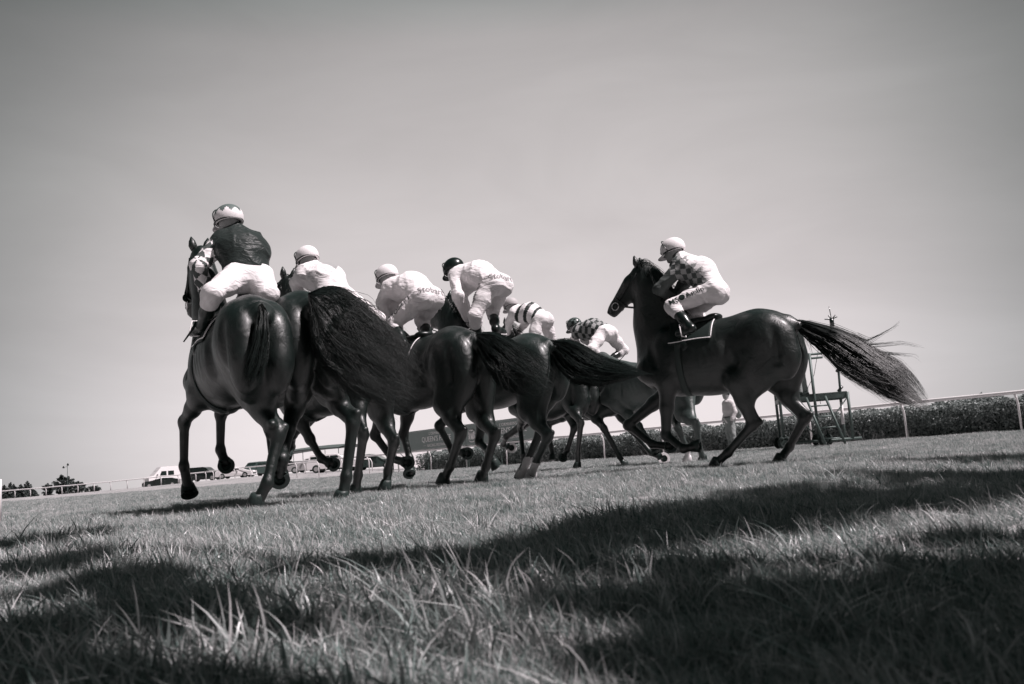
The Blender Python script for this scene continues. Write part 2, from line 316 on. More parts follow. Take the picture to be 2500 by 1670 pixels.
# ------------------------------------------------------------------ smooth-union solids
def nv(v): v = np.asarray(v, float); return v/(np.linalg.norm(v)+1e-12)
def C(a, b, ra, rb, sy=1.0, k=.04): return ('c', np.asarray(a, float), np.asarray(b, float), ra, rb, sy, k)
def E(c, r, R=None, k=.05): return ('e', np.asarray(c, float), np.asarray(r, float), np.eye(3) if R is None else np.asarray(R, float), 1, k)
def frame(d, up):
    """columns: x along d, z near up"""
    x = nv(d); y = nv(np.cross(up, x)); z = np.cross(x, y); return np.stack([x, y, z], 1)
def sdf_mesh(name, prims, cell, mat, parent=None, off=0.0, wrinkle=0.0, cut=None, pattern=None, offset=(0,0,0), carve=()):
    lo = np.array([1e9]*3); hi = -lo
    for p in prims:
        if p[0] == 'c':
            r = max(p[3], p[4])+off; pts = (p[1], p[2])
        else: r = max(p[2])+off; pts = (p[1],)
        for q in pts: lo = np.minimum(lo, q-r); hi = np.maximum(hi, q+r)
    lo -= .03; hi += .03
    n = np.ceil((hi-lo)/cell).astype(int)+1
    ax = [lo[i]+cell*np.arange(n[i]) for i in range(3)]
    D = np.full(tuple(n), .25, np.float32)
    def dist(p, X, Y, Z):
        if p[0] == 'c':
            _, a, b, ra, rb, sy, k = p
            ba = b-a; sc = np.array([1, 1/sy, 1]); bs = ba*sc; L = max(bs@bs, 1e-9)
            x = X-a[0]; y = (Y-a[1])/sy; z = Z-a[2]
            t = np.clip((x*bs[0]+y*bs[1]+z*bs[2])/L, 0, 1)
            d = np.sqrt((x-t*bs[0])**2+(y-t*bs[1])**2+(z-t*bs[2])**2)-(ra+t*(rb-ra))
            return d*min(1, sy*1.1)
        _, c, r, R, _, k = p
        x = X-c[0]; y = Y-c[1]; z = Z-c[2]
        q = [R[0, i]*x+R[1, i]*y+R[2, i]*z for i in range(3)]
        k0 = np.sqrt((q[0]/r[0])**2+(q[1]/r[1])**2+(q[2]/r[2])**2); k1 = np.sqrt((q[0]/r[0]**2)**2+(q[1]/r[1]**2)**2+(q[2]/r[2]**2)**2)
        return k0*(k0-1)/np.maximum(k1, 1e-6)
    def region(p, m):
        if p[0] == 'c': r = max(p[3], p[4])+m; l = np.minimum(p[1], p[2])-r; h = np.maximum(p[1], p[2])+r
        else: r = max(p[2])+m; l = p[1]-r; h = p[1]+r
        i0 = np.maximum(((l-lo)/cell).astype(int), 0); i1 = np.minimum(((h-lo)/cell).astype(int)+2, n)
        return tuple(slice(i0[i], i1[i]) for i in range(3))
    for p in prims:
        k = p[-1]; s = region(p, k+off+2*cell)
        X = ax[0][s[0]][:, None, None]; Y = ax[1][s[1]][None, :, None]; Z = ax[2][s[2]][None, None, :]
        d = dist(p, X, Y, Z).astype(np.float32)-off; o = D[s]
        h = np.maximum(k-np.abs(o-d), 0)/k; D[s] = np.minimum(o, d)-h*h*k*.25
    for p in carve:
        k = p[-1]; s = region(p, k+2*cell)
        X = ax[0][s[0]][:, None, None]; Y = ax[1][s[1]][None, :, None]; Z = ax[2][s[2]][None, None, :]
        d = -dist(p, X, Y, Z).astype(np.float32); o = D[s]
        h = np.maximum(k-np.abs(o-d), 0)/k; D[s] = np.maximum(o, d)+h*h*k*.25
    X = ax[0][:, None, None]; Y = ax[1][None, :, None]; Z = ax[2][None, None, :]
    if wrinkle:
        rw = np.random.default_rng(len(prims)*7+int(abs(lo[0])*1000) % 97); acc_ = 0
        wx = X+.030*np.sin(17*Z+11*Y+1)+.02*np.sin(29*Y-13*Z); wy = Y+.030*np.sin(19*X-9*Z+2); wz = Z+.030*np.sin(15*X+13*Y)+.018*np.sin(31*X)
        for fq in (26, 34, 45, 60, 74):
            dv = nv(rw.normal(size=3)*np.array([1,.8,1])); gv = nv(rw.normal(size=3)); gate = np.clip(np.sin(9*(gv[0]*X+gv[1]*Y+gv[2]*Z)+rw.uniform(0, 6.28))*1.3, 0, 1)
            rd = 1-np.abs(np.sin(fq*(dv[0]*wx+dv[1]*wy+dv[2]*wz)*.5+rw.uniform(0, 6.28))); acc_ = acc_+gate*(rd**2.2)*(36/fq)**.5
        D -= (wrinkle*1.5*acc_).astype(np.float32)
    if cut is not None: D = np.maximum(D, cut(X, Y, Z).astype(np.float32))
    # surface nets
    S = D < 0
    c8 = [(0,0,0),(1,0,0),(0,1,0),(1,1,0),(0,0,1),(1,0,1),(0,1,1),(1,1,1)]
    def sh(A, c): return A[c[0]:A.shape[0]-1+c[0], c[1]:A.shape[1]-1+c[1], c[2]:A.shape[2]-1+c[2]]
    cnt = sum(sh(S, c).astype(np.int8) for c in c8); act = (cnt > 0) & (cnt < 8)
    I = np.argwhere(act); ids = np.full(act.shape, -1, np.int64); ids[act] = np.arange(len(I))
    V8 = np.stack([D[I[:,0]+c[0], I[:,1]+c[1], I[:,2]+c[2]] for c in c8], 1)
    acc = np.zeros((len(I), 3)); num = np.zeros(len(I))
    for a in range(8):
        for b in range(a+1, 8):
            ca, cb = np.array(c8[a]), np.array(c8[b])
            if abs(ca-cb).sum() != 1: continue
            m = (V8[:, a] < 0) != (V8[:, b] < 0); t = V8[m, a]/(V8[m, a]-V8[m, b])
            acc[m] += ca+t[:, None]*(cb-ca); num[m] += 1
    P = lo+(I+acc/num[:, None])*cell
    F = []
    for axis in range(3):
        o = [i for i in range(3) if i != axis]
        sl0 = [slice(None)]*3; sl1 = [slice(None)]*3; sl0[axis] = slice(0, -1); sl1[axis] = slice(1, None)
        s0 = S[tuple(sl0)]; s1 = S[tuple(sl1)]; ch = np.argwhere(s0 != s1)
        ch = ch[(ch[:, o[0]] > 0) & (ch[:, o[1]] > 0) & (ch[:, o[0]] < act.shape[o[0]]) & (ch[:, o[1]] < act.shape[o[1]])]
        ins = s0[ch[:,0], ch[:,1], ch[:,2]]
        def cid(d0, d1):
            q = ch.copy(); q[:, o[0]] -= d0; q[:, o[1]] -= d1; return ids[q[:,0], q[:,1], q[:,2]]
        quad = np.stack([cid(1,1), cid(0,1), cid(0,0), cid(1,0)], 1)
        flip = ins if axis != 1 else ~ins
        quad[~flip] = quad[~flip][:, ::-1]; F.append(quad)
    F = np.concatenate(F); F = F[(F >= 0).all(1)]
    # one light relaxation pass
    nb = np.zeros_like(P); deg = np.zeros(len(P))
    for i in range(4):
        a, b = F[:, i], F[:, (i+1) % 4]; np.add.at(nb, a, P[b]); np.add.at(deg, a, 1)
    P = P*.5+.5*nb/np.maximum(deg, 1)[:, None]
    mi = None
    if pattern is not None:
        mi = pattern(P[F].mean(1))
    return new_mesh(name, P-np.asarray(offset), F, mat, parent, True, mi)
def bvh_of(o):
    me = o.data; v = [x.co.copy() for x in me.vertices]; return BVHTree.FromPolygons(v, [tuple(p.vertices) for p in me.polygons])
# ------------------------------------------------------------------ horse frame
class Frame:
    def __init__(s, u, v, Y, beta, back=.06, size=None):
        b = math.radians(beta); P = W(u, v, Y); s.f = np.array([-math.sin(b), math.cos(b), 0]); s.l = np.array([-math.cos(b), -math.sin(b), 0])
        s.O = np.array([P[0], P[1], 0])-s.f*back; s.rz = math.pi/2+b; s.Y = Y
        s.s = size if size else (P[2]/1.47)
        s.g = float(gz(s.O[0], s.O[1]))
    def loc(s, P): d = np.asarray(P)-s.O; return np.array([d@s.f, d@s.l, d[2]])
    def wor(s, p): return s.O+s.f*p[0]+s.l*p[1]+np.array([0,0,p[2]])
    def cam(s): return s.loc(CAM)
    def S(s, u, v, lat=0.0):
        r = ray(u, v); t = (s.O+s.l*lat-CAM)@s.l/(r@s.l); return s.loc(CAM+r*t)
    def D(s, u, v, x):                       # pixel ray at the cross-section x
        r = ray(u, v); t = (s.O+s.f*x-CAM)@s.f/(r@s.f); return s.loc(CAM+r*t)
    def W(s, u, v, Y): return s.loc(W(u, v, Y))
    def L(s, prev, u, v, ln, lat):
        """point on the pixel ray at bone length ln from prev, root nearest the plane y=lat"""
        c = s.cam(); d = nv(s.loc(CAM+ray(u, v))-c); w = c-prev; b = w@d; cc = w@w-ln*ln; q = b*b-cc
        if q <= 0:
            return s.S(u, v, lat)
        c1 = c+d*(-b-math.sqrt(q)); c2 = c+d*(-b+math.sqrt(q))
        return c1 if abs(c1[1]-lat) < abs(c2[1]-lat) else c2
def _lx(s, prev, u, v, ln, xt):
    c = s.cam(); d = nv(s.loc(CAM+ray(u, v))-c); w = c-prev; b = w@d; q = b*b-(w@w-ln*ln)
    if q <= 0: return c-d*b
    c1 = c+d*(-b-math.sqrt(q)); c2 = c+d*(-b+math.sqrt(q))
    return c1 if abs(c1[0]-xt) < abs(c2[0]-xt) else c2
Frame.Lx = _lx
def px(P):
    d = RN.T @ (np.asarray(P)-CAM); return 1250+d[0]/-d[2]*FPX, 835-d[1]/-d[2]*FPX
HID = [0]
def make_hoof(parent, fet, hc, kind, fr, s=1.0, shoe='dark', white=False):
    if shoe == 'bright': s = s*1.3
    pd = nv(hc-fet)
    if kind == 'p': axis = nv(np.array([.25, 0, -1.0])); hc = hc.copy()
    elif kind == 's': axis = nv(nv(fr.cam()-hc)*.95+pd*.45)
    elif kind == 'e': axis = nv(nv(fr.cam()-hc)*.35+pd*.9+np.array([-.3,0,-.1]))
    else: axis = pd
    toe = nv(pd-axis*(pd@axis)+np.array([.3,0,.02]) if kind == 'p' else pd-axis*(pd@axis)*1.0+1e-3)
    toe = nv(toe-axis*(toe@axis)); side = np.cross(axis, toe)
    n = 24; rings = [(-.045,.040,.044),(-.03,.047,.050),(.035,.062,.066),(.038,.060,.064)]; V = []; Fs = []
    s = s*1.15
    for z, rs, rt in rings:
        for k in range(n):
            t = 2*math.pi*k/n; ct = math.cos(t); V.append(hc+s*(axis*z+side*math.sin(t)*rs+toe*ct*(rt if ct > 0 else rs*.85)+toe*(.012*(z+.045)/.08)))
    for i in range(3):
        for k in range(n): Fs.append((i*n+k, i*n+(k+1)%n, (i+1)*n+(k+1)%n, (i+1)*n+k))
    Fs.append(tuple(range(n))[::-1])
    # concave sole
    b = len(V)
    for k in range(n):
        q = V[3*n+k]; V.append(q+(hc-q)*.30-axis*.004*s)
    for k in range(n): Fs.append((3*n+k, 3*n+(k+1)%n, b+(k+1)%n, b+k))
    V.append(hc+axis*.022*s); 
    for k in range(n): Fs.append((b+k, b+(k+1)%n, len(V)-1))
    o = new_mesh('hoof', V, Fs, [M_hoof, M_sole] if not white else [M_socks, M_sole], parent)
    mi = [0]*(3*n+1)+[1]*(2*n); o.data.polygons.foreach_set('material_index', mi)
    m = MB(); pts = []
    for k in range(-9, 10):
        t = k/9*2.45; ct = math.cos(t); pts.append(hc+s*(axis*.0435+side*math.sin(t)*.053+toe*(ct*(.057 if ct > 0 else .046)+.012)))
    vs = []; fs = []
    for i, p in enumerate(pts):
        c = hc+s*(axis*.0435+toe*.012); r = nv(p-c)
        for (dr, dz) in ((-.016,-.006),(.010,-.006),(.010,.006),(-.016,.006)): vs.append(p+s*(r*dr+axis*dz))
    for i in range(len(pts)-1):
        for k in range(4): fs.append((4*i+k, 4*i+(k+1)%4, 4*i+4+(k+1)%4, 4*i+4+k))
    fs += [(3,2,1,0), tuple(4*(len(pts)-1)+k for k in range(4))]
    m.add(vs, fs); m.build('horseshoe', M_shoe if shoe == 'bright' else M_shoe_dark, o)
    return o
M_socks = mat('white hair stocking', .72, .8, .2, var=.15, teal=0)
def hair(name, parent, fr, top, bot, n, Y0, spread, r0=.0026, wild=.02, s_end=(.7,1.0), s0=(0,.25), seg=13, mat_=None, dY=0.0, wexp=1.0, seed=1, planar=True, lat=0.0):
    """strands flowing between two outlines given as picture polylines, spread through a real thickness"""
    rg = np.random.default_rng(seed)
    def poly(p):
        p = np.array(p, float); d = np.r_[0, np.cumsum(np.hypot(*np.diff(p, axis=0).T))]; d /= d[-1]
        return lambda t: np.array([np.interp(t, d, p[:,0]), np.interp(t, d, p[:,1])])+(max(0, t-1)*(p[-1]-p[-2])/max(1e-3, 1-d[-2]))
    ft, fb = poly(top), poly(bot); V = []; Fs = []
    def P3(u, v, s_, q):
        if planar:
            return fr.S(u, v, lat+q)
        return fr.W(u, v, Y0+dY*s_+q)
    nc = max(8, n//26); K = [(rg.random(), rg.normal(0, .10), rg.uniform(*s_end), rg.normal(0, spread), rg.uniform(0, 6.28), rg.uniform(1.5, 4), rg.uniform(0, wild)) for _ in range(nc)]
    for i in range(n):
        kw, cw, ke, kq, kp, kf, ka = K[rg.integers(nc)]; w = kw+rg.normal(0, .035); e = ke*rg.uniform(.86, 1.04); a = rg.uniform(*s0); q = kq+rg.normal(0, spread*.35); ph = kp+rg.normal(0, .4); fq = kf; am = ka*rg.uniform(.6, 1.3)
        if rg.random() < .12: w = rg.random(); cw = rg.normal(0, .2); e = rg.uniform(s_end[0], s_end[1]*1.08)
        rr = r0*rg.uniform(.6, 1.3); b = len(V); dw = rg.normal(0, .05)
        for k in range(seg):
            t = k/(seg-1); s_ = a+(e-a)*t
            ww = w+dw*t+cw*t*t+am*4*math.sin(fq*t*3+ph)*t; ww = ww if .06 < ww < .94 else (ww-.5)*.92+.5
            p0 = ft(s_)*(1-ww)+fb(s_)*ww
            env = min(1, .25+s_*2.2)
            P = P3(p0[0], p0[1], s_, q*env)+np.array([0, am*math.sin(fq*3*t+ph)*t, 0])
            r = rr*(1-t**2.2)+.0004
            V += [P+np.array([0,0,r]), P+np.array([r*.8,r*.4,-r*.6]), P+np.array([-r*.8,-r*.4,-r*.6])]
        for k in range(seg-1):
            for j in range(3): Fs.append((b+3*k+j, b+3*k+(j+1)%3, b+3*k+3+(j+1)%3, b+3*k+3+j))
    return V, np.array(Fs)
def make_horse(name, label, fr, hl, hr, fl, frr, head=None, coat=None, tail=None, socks=(), cell=.014, cloth=True, mane=False, belly=0, group='racehorses galloping in the field', hock_r=1.0, carve=(), extra=(), neck_low=None, shoes=('dark',)*4, body_x=1.0, wisps=(), mlen=1.0, xmode=False):
    """hl, hr: [stifle, hock, fetlock, hoof] pixels; fl, frr: [knee, fetlock, hoof] pixels, kinds"""
    s = fr.s; root = empty(name, (fr.O[0], fr.O[1], 0), fr.rz, label, 'horse', group)
    coat = coat or M_coat; P = []; Z = lambda x, y, z: np.array([x*s*body_x, y*s, z*s])
    A = P.append
    A(E(Z(1.02,0,1.17), (.60*s,.285*s,.36*s), k=.06)); A(E(Z(1.34,0,1.16), (.33*s,.245*s,.385*s), k=.08))
    A(E(Z(.62,0,1.20), (.40*s,.25*s,.30*s), k=.08)); A(C(Z(.45,0,1.42), Z(1.15,0,1.37), .155*s, .15*s, 1.0, .09))
    A(E(Z(1.34,0,1.42), (.30*s,.085*s,.165*s), k=.09))
    A(E(Z(.42,0,1.33), (.36*s,.20*s,.26*s), k=.08))
    for y in (-1, 1):
        A(E(Z(.36,.125*y,1.27), (.29*s,.15*s,.27*s), k=.05)); A(E(Z(.15,.12*y,1.12), (.15*s,.115*s,.30*s), frame((.25,0,1),(1,0,0)) @ np.array([[0,0,1],[0,1,0],[1,0,0]]).T if False else None, k=.06))
        A(C(Z(1.40,.15*y,1.42), Z(1.66,.145*y,1.08), .10*s, .115*s, .8, .06)); A(C(Z(1.64,.15*y,1.08), Z(1.45,.165*y,.96), .12*s, .10*s, 1, .06))
        A(E(Z(1.42,.19*y,1.12), (.16*s,.075*s,.20*s), k=.06))
    A(E(Z(1.60,0,1.12), (.17*s,.17*s,.23*s), k=.07))
    A(C(Z(.02,0,1.36), Z(.12,0,1.40), .055*s, .09*s, 1, .05))
    if belly: A(E(Z(.95,0,1.02), (.5*s,.2*s,.25*s+belly), k=.08))
    hoofs = []
    # hind legs
    for leg, lat in ((hl, .15*s), (hr, -.15*s)):
        if leg is None: continue
        side = 1 if lat > 0 else -1; st, hk, ft, hf = leg[:4]; kind = leg[4]
        hip = Z(.36,.12*side,1.20)
        q = fr.S(*st, lat*1.2) if st else Z(.62,.19*side,.94)
        h = fr.L(q, *hk, .47*s, lat*.8); f = fr.L(h, *ft, .37*s, lat*.8); o = fr.L(f, *hf, .135*s, lat*.8)
        if xmode:
            q = fr.D(*st, .58*s); h = fr.Lx(q, *hk, .47*s, .12*s); xf = .22 if kind == 'p' else .30; f = fr.Lx(h, *ft, .37*s, xf); o = fr.Lx(f, *hf, .135*s, xf+.1)
        if kind == 'p' and o[2] < .035: o[2] = .035
        A(C(hip, q, .19*s, .125*s, .72, .08)); A(E((q+hip)/2+np.array([-.09,0,-.05])*s, (.17*s,.105*s,.22*s), k=.07))
        A(C(Z(.12,.115*side,1.05), h*.45+q*.55+np.array([-.05,0,.02]), .10*s, .062*s, .8, .08))
        gm = q*.55+h*.45; A(C(q, gm, .122*s, .092*s, .78, .05)); A(C(gm, h, .088*s, .054*s, .80, .04))
        bk = nv(h-q); cn = nv(f-h); pt = h+nv(h*2-(q+f))*.042*s+nv(h-f)*.052*s          # point of hock
        A(E(h+cn*.012*s, np.array([.058,.045,.070])*s*hock_r, frame(np.cross(cn,(0,1,0)), cn) if abs(cn[1]) < .9 else None, k=.03)); A(C(pt, h-bk*.13*s+(pt-h)*.55, .024*s, .022*s, 1, .035)); A(C(pt, h+cn*.10*s+(pt-h)*.25, .025*s, .020*s, 1, .03))
        A(C(h, f, .049*s, .040*s, .9, .03)); bo = nv(pt-h)*.020*s
        A(C(h+bo+cn*.03, f+bo*.9, .026*s, .025*s, .8, .02)); A(E(f+bo*.3, (.050*s,.043*s,.050*s), k=.022))
        A(C(f, o, .040*s, .046*s, .95, .02)); hoofs.append((f, o, kind, side, 'h'))
    for leg, lat in ((fl, .15*s), (frr, -.15*s)):
        if leg is None: continue
        side = 1 if lat > 0 else -1; kn, ft, hf = leg[:3]; kind = leg[3]; el = Z(1.42,.165*side,.95) if len(leg) < 5 else fr.S(*leg[4], lat)
        k_ = fr.L(el, *kn, .41*s, lat*.85); f = fr.L(k_, *ft, .28*s, lat*.85); o = fr.L(f, *hf, .125*s, lat*.85)
        if xmode: k_ = fr.Lx(el, *kn, .41*s, 1.72*s); f = fr.Lx(k_, *ft, .28*s, 1.55*s); o = fr.Lx(f, *hf, .125*s, 1.45*s)
        if kind == 'p' and o[2] < .035: o[2] = .035
        A(C(Z(1.50,.15*side,1.05), el, .13*s, .10*s, .8, .07)); fm = el*.5+k_*.5; A(C(el, fm, .108*s, .076*s, .85, .06)); A(C(fm, k_, .074*s, .050*s, .9, .04))
        A(E(k_, (.057*s,.050*s,.064*s), k=.03)); A(C(k_, f, .046*s, .038*s, .9, .03)); bk = nv(np.cross(nv(f-k_), (0,1,0)))
        if bk[0] > 0: bk = -bk
        A(C(k_+bk*.020*s, f+bk*.016*s, .022*s, .021*s, .8, .02)); A(E(f+bk*.006, (.048*s,.043*s,.050*s), k=.022)); A(C(f, o, .040*s, .046*s, .95, .02))
        hoofs.append((f, o, kind, side, 'f'))
    # neck and head
    if head:
        pol = fr.W(*head['poll'], head['Y'][0]) if 'Y' in head else fr.S(*head['poll'], head.get('lat', 0))
        mz = fr.S(*head['muz'], head.get('lat', 0)) if 'Y' not in head else fr.W(*head['muz'], head['Y'][1])
    else:
        pol = Z(2.12,0,1.82); mz = Z(2.55,0,1.52)
    d = nv(mz-pol); l = nv(np.array([0,1.,0])-d*d[1]); nrm = np.cross(d, l)      # forehead side
    HL = .64*s; mz = pol+d*HL; RH = np.stack([d, l, nrm], 1)
    wi = Z(1.40,0,1.50); 
    A(C(wi, wi*.45+pol*.55+np.array([0,0,.03]), .12*s, .10*s, .75, .09)); A(C(wi*.45+pol*.55+np.array([0,0,.03]), pol-nrm*.02, .10*s, .082*s, .75, .06))
    thr = pol-nrm*.15*s+d*.10*s; base = Z(1.58,0,1.18)
    A(C(base, base*.45+thr*.55, .20*s, .165*s, .72, .10)); A(C(base*.45+thr*.55, thr, .165*s, .12*s, .75, .07)); A(C(Z(1.5,0,1.32), (pol+thr)/2, .20*s, .10*s, .66, .09))
    A(E(pol+d*.06*s-nrm*.01, (.12*s,.085*s,.085*s), RH, k=.04)); A(E(pol+d*.18*s-nrm*.075*s, (.165*s,.080*s,.138*s), RH, k=.04))
    A(C(pol+d*.18*s, pol+d*.46*s+nrm*.0*s, .100*s, .066*s, .85, .05)); A(C(pol+d*.28*s-nrm*.085*s, pol+d*.50*s-nrm*.055*s, .055*s, .038*s, .9, .05))
    A(E(pol+d*.53*s-nrm*.012*s, (.085*s,.060*s,.070*s), RH, k=.04)); A(E(pol+d*.56*s-nrm*.055*s, (.045*s,.036*s,.03*s), RH, k=.02)); A(E(pol+d*.59*s+l*.03*s+nrm*.01*s, (.022*s,.016*s,.02*s), RH, k=.012)); A(E(pol+d*.59*s-l*.03*s+nrm*.01*s, (.022*s,.016*s,.02*s), RH, k=.012))
    for y in (-1, 1): A(E(pol+d*.205*s+l*.062*s*y+nrm*.028*s, (.030*s,.016*s,.022*s), RH, k=.02))
    for p in extra: A(p)
    cv = [E(pol+d*.575*s+l*.048*s*y+nrm*.008*s, (.014*s,.012*s,.020*s), RH, k=.01) for y in (-1, 1)]+list(carve)
    for y in (-1, 1):
        cv += [C(Z(.20,.275*y,1.34), Z(.20,.245*y,1.00), .020*s, .026*s, 1, .05), C(Z(.70,.285*y,1.30), Z(.66,.27*y,1.05), .04*s, .05*s, 1, .09), C(Z(1.24,.30*y,1.38), Z(1.27,.285*y,1.02), .018*s, .018*s, 1, .06),
               C(Z(.44,.30*y,1.50), Z(.55,.30*y,1.18), .015*s, .025*s, 1, .06), C(Z(1.58,.24*y,1.36), Z(1.50,.27*y,1.12), .02*s, .02*s, 1, .06)]
        for xr in (.80, .88, .96, 1.04): cv.append(C(Z(xr+.05,.305*y,1.30), Z(xr-.02,.30*y,1.06), .010*s, .010*s, 1, .045))
    sm_ = [coat, M_socks]
    pat = None
    if socks:
        cs = [hoofs[i][0] for i in socks]
        def pat(Cc):
            r = np.zeros(len(Cc), int)
            for i in socks:
                f, o = hoofs[i][0], hoofs[i][1]
                dd = np.linalg.norm(Cc-(f*.6+o*.4), axis=1); r |= (dd < .125*s+.015*np.sin(Cc[:,2]*90)).astype(int)
            return r
    body = sdf_mesh('body', P, cell, sm_, root, carve=cv, pattern=pat)
    fr.body = body; fr.bvh = bvh_of(body); fr.pol = pol; fr.d = d; fr.nrm = nrm; fr.HL = HL
    for i, (f, o, kind, side, w) in enumerate(hoofs):
        make_hoof(root, f, o, kind, fr, s, shoes[i], i in socks)
    # ears and eyes
    for y in (-1, 1):
        b = pol+l*.055*s*y+nrm*.035*s-d*.02*s; e = nv(-d*.55+nrm*.75+l*.18*y+np.array([0,0,.5]))
        m = MB(); m.tube([b, b+e*.045*s, b+e*.09*s, b+e*.135*s], [.024*s,.038*s,.028*s,.003], 10); 
        ear = m.build('ear', coat, root, True)
        m = MB(); m.tube([b+e*.05*s+nrm*.016*s+l*.01*y, b+e*.12*s+nrm*.010*s], [.022*s,.010*s], 8); m.build('ear_lining', M_hair, ear, True)
        me_ = sdf_mesh('eye', [E(pol+d*.205*s+l*.066*s*y+nrm*.024*s, (.021*s,.012*s,.017*s), RH, k=.01)], .005, M_boot, root)
    # bridle
    m = MB()
    def ring(at, ru, rl, off=0, tilt=0):
        pts = []
        for k in range(21):
            t = 2*math.pi*k/20; pts.append(at+l*math.cos(t)*rl*s+nrm*(math.sin(t)*ru+off)*s+d*tilt*math.sin(t)*s)
        m.tube(pts, .009*s, 6, False)
    ring(pol+d*.40*s, .085, .070, -.03); ring(pol+d*.06*s, .105, .09, -.03, .05); ring(pol+d*.02*s, .13, .092, -.075, .0)
    for y in (-1, 1):
        m.tube([pol+l*.092*s*y-nrm*.02*s+d*.03*s, pol+l*.088*s*y-nrm*.03*s+d*.22*s, pol+l*.062*s*y-nrm*.03*s+d*.47*s], .009*s, 6)
        m.tube([pol+l*.060*s*y-nrm*.03*s+d*.47*s, pol*.5+wi*.5+l*.12*y*s-np.array([0,0,.10]), Z(1.45,.12*y,1.56)], .007*s, 6)
    br = m.build('bridle', M_leather, root, True)
    for y in (-1, 1):
        m = MB(); c = pol+l*.066*s*y-nrm*.035*s+d*.48*s; m.tube([c+(d*math.cos(t)+nrm*math.sin(t))*.042*s+l*.004*y for t in np.linspace(0, 6.283, 21)], .0045*s, 6, False)
        m.build('bit_ring', M_shoe, br, True)
    if head and head.get('fleece'):
        m = sdf_mesh('sheepskin_noseband', [C(pol+d*.14*s+nrm*.085*s+l*y*.025*s, pol+d*.44*s+nrm*.075*s+l*y*.02*s, .050*s, .045*s) for y in (-1,1)]+[C(pol+d*.42*s+l*y*.07*s-nrm*.02, pol+d*.42*s+l*y*.02*s+nrm*.06*s, .035*s, .045*s) for y in (-1,1)], .009, M_fleece, root, wrinkle=.004)
    # saddle cloth, girth, saddle taken from the horse's own surface
    def skinpatch(name, x0, x1, a0, a1, nx, na, off, mat_, par, zc=1.15, thick=.008, edge=0):
        V = []
        for i in range(nx+1):
            for j in range(na+1):
                x = (x0+(x1-x0)*i/nx)*s; a = a0+(a1-a0)*j/na; dr = Vector((0, math.sin(a), math.cos(a))); o = Vector((x, 0, zc*s))+dr*1.2
                h = fr.bvh.ray_cast(o, -dr)
                p = np.array(h[0]) if h[0] is not None else np.array(o-dr*.9)
                cz = np.array([x, 0, zc*s]); rm = 1/math.sqrt((math.sin(a)/(.315*s))**2+(math.cos(a)/((.46 if math.cos(a) > 0 else .37)*s))**2); dd_ = np.linalg.norm(p-cz)
                if dd_ > rm: p = cz+(p-cz)*rm/dd_
                V.append(p+np.array(dr)*off)
        G = np.array(V).reshape(nx+1, na+1, 3)
        for _ in range(2): G[1:-1] = (G[:-2]+2*G[1:-1]+G[2:])/4; G[:,1:-1] = (G[:,:-2]+2*G[:,1:-1]+G[:,2:])/4
        G2 = G.copy(); c = np.array([0,0,zc*s])
        dirs = G-c; dirs[...,0] = 0; dirs /= np.linalg.norm(dirs, axis=-1, keepdims=True)+1e-9; top = G+dirs*thick
        V = np.concatenate([G.reshape(-1,3), top.reshape(-1,3)]); n0 = (nx+1)*(na+1); F = []
        id_ = lambda i, j, t: t*n0+i*(na+1)+j
        for i in range(nx):
            for j in range(na): F += [(id_(i,j,1), id_(i,j+1,1), id_(i+1,j+1,1), id_(i+1,j,1)), (id_(i,j,0), id_(i+1,j,0), id_(i+1,j+1,0), id_(i,j+1,0))]
        for i in range(nx): F += [(id_(i,0,0), id_(i,0,1), id_(i+1,0,1), id_(i+1,0,0)), (id_(i,na,0), id_(i+1,na,0), id_(i+1,na,1), id_(i,na,1))]
        for j in range(na): F += [(id_(0,j,0), id_(0,j+1,0), id_(0,j+1,1), id_(0,j,1)), (id_(nx,j,0), id_(nx,j,1), id_(nx,j+1,1), id_(nx,j+1,0))]
        return new_mesh(name, V, F, mat_, par), top
    if cloth:
        c1, top = skinpatch('saddle_cloth', .86, 1.34, -1.0, 1.0, 16, 26, .006, M_clothpad, root)
        m = MB()
        for j in (1, 25): m.tube([top[i, j]*1.0 for i in range(17)], .006, 6)
        m.tube([top[0, j] for j in range(1, 26)], .006, 6); m.build('edge_piping', M_shoe, c1, True)
        skinpatch('girth', 1.20, 1.27, -3.1, 3.1, 3, 60, .004, M_girth, root)
        A2 = [E(Z(1.05,0,1.555), (.22*s,.13*s,.05*s)), C(Z(1.22,0,1.60), Z(1.26,0,1.66), .05*s, .03*s), E(Z(.88,0,1.585), (.07*s,.11*s,.035*s))]
        for y in (-1, 1): A2.append(C(Z(1.12,.13*y,1.52), Z(1.16,.25*y,1.28), .05*s, .06*s, .5))
        sdf_mesh('saddle', A2, .010, M_leather, root)
        for y in (-1, 1):
            m = MB(); m.tube([Z(1.14,.17*y,1.54), Z(1.18,.27*y,1.36)], .008, 6); st = m.build('stirrup_leather', M_leather, root, True)
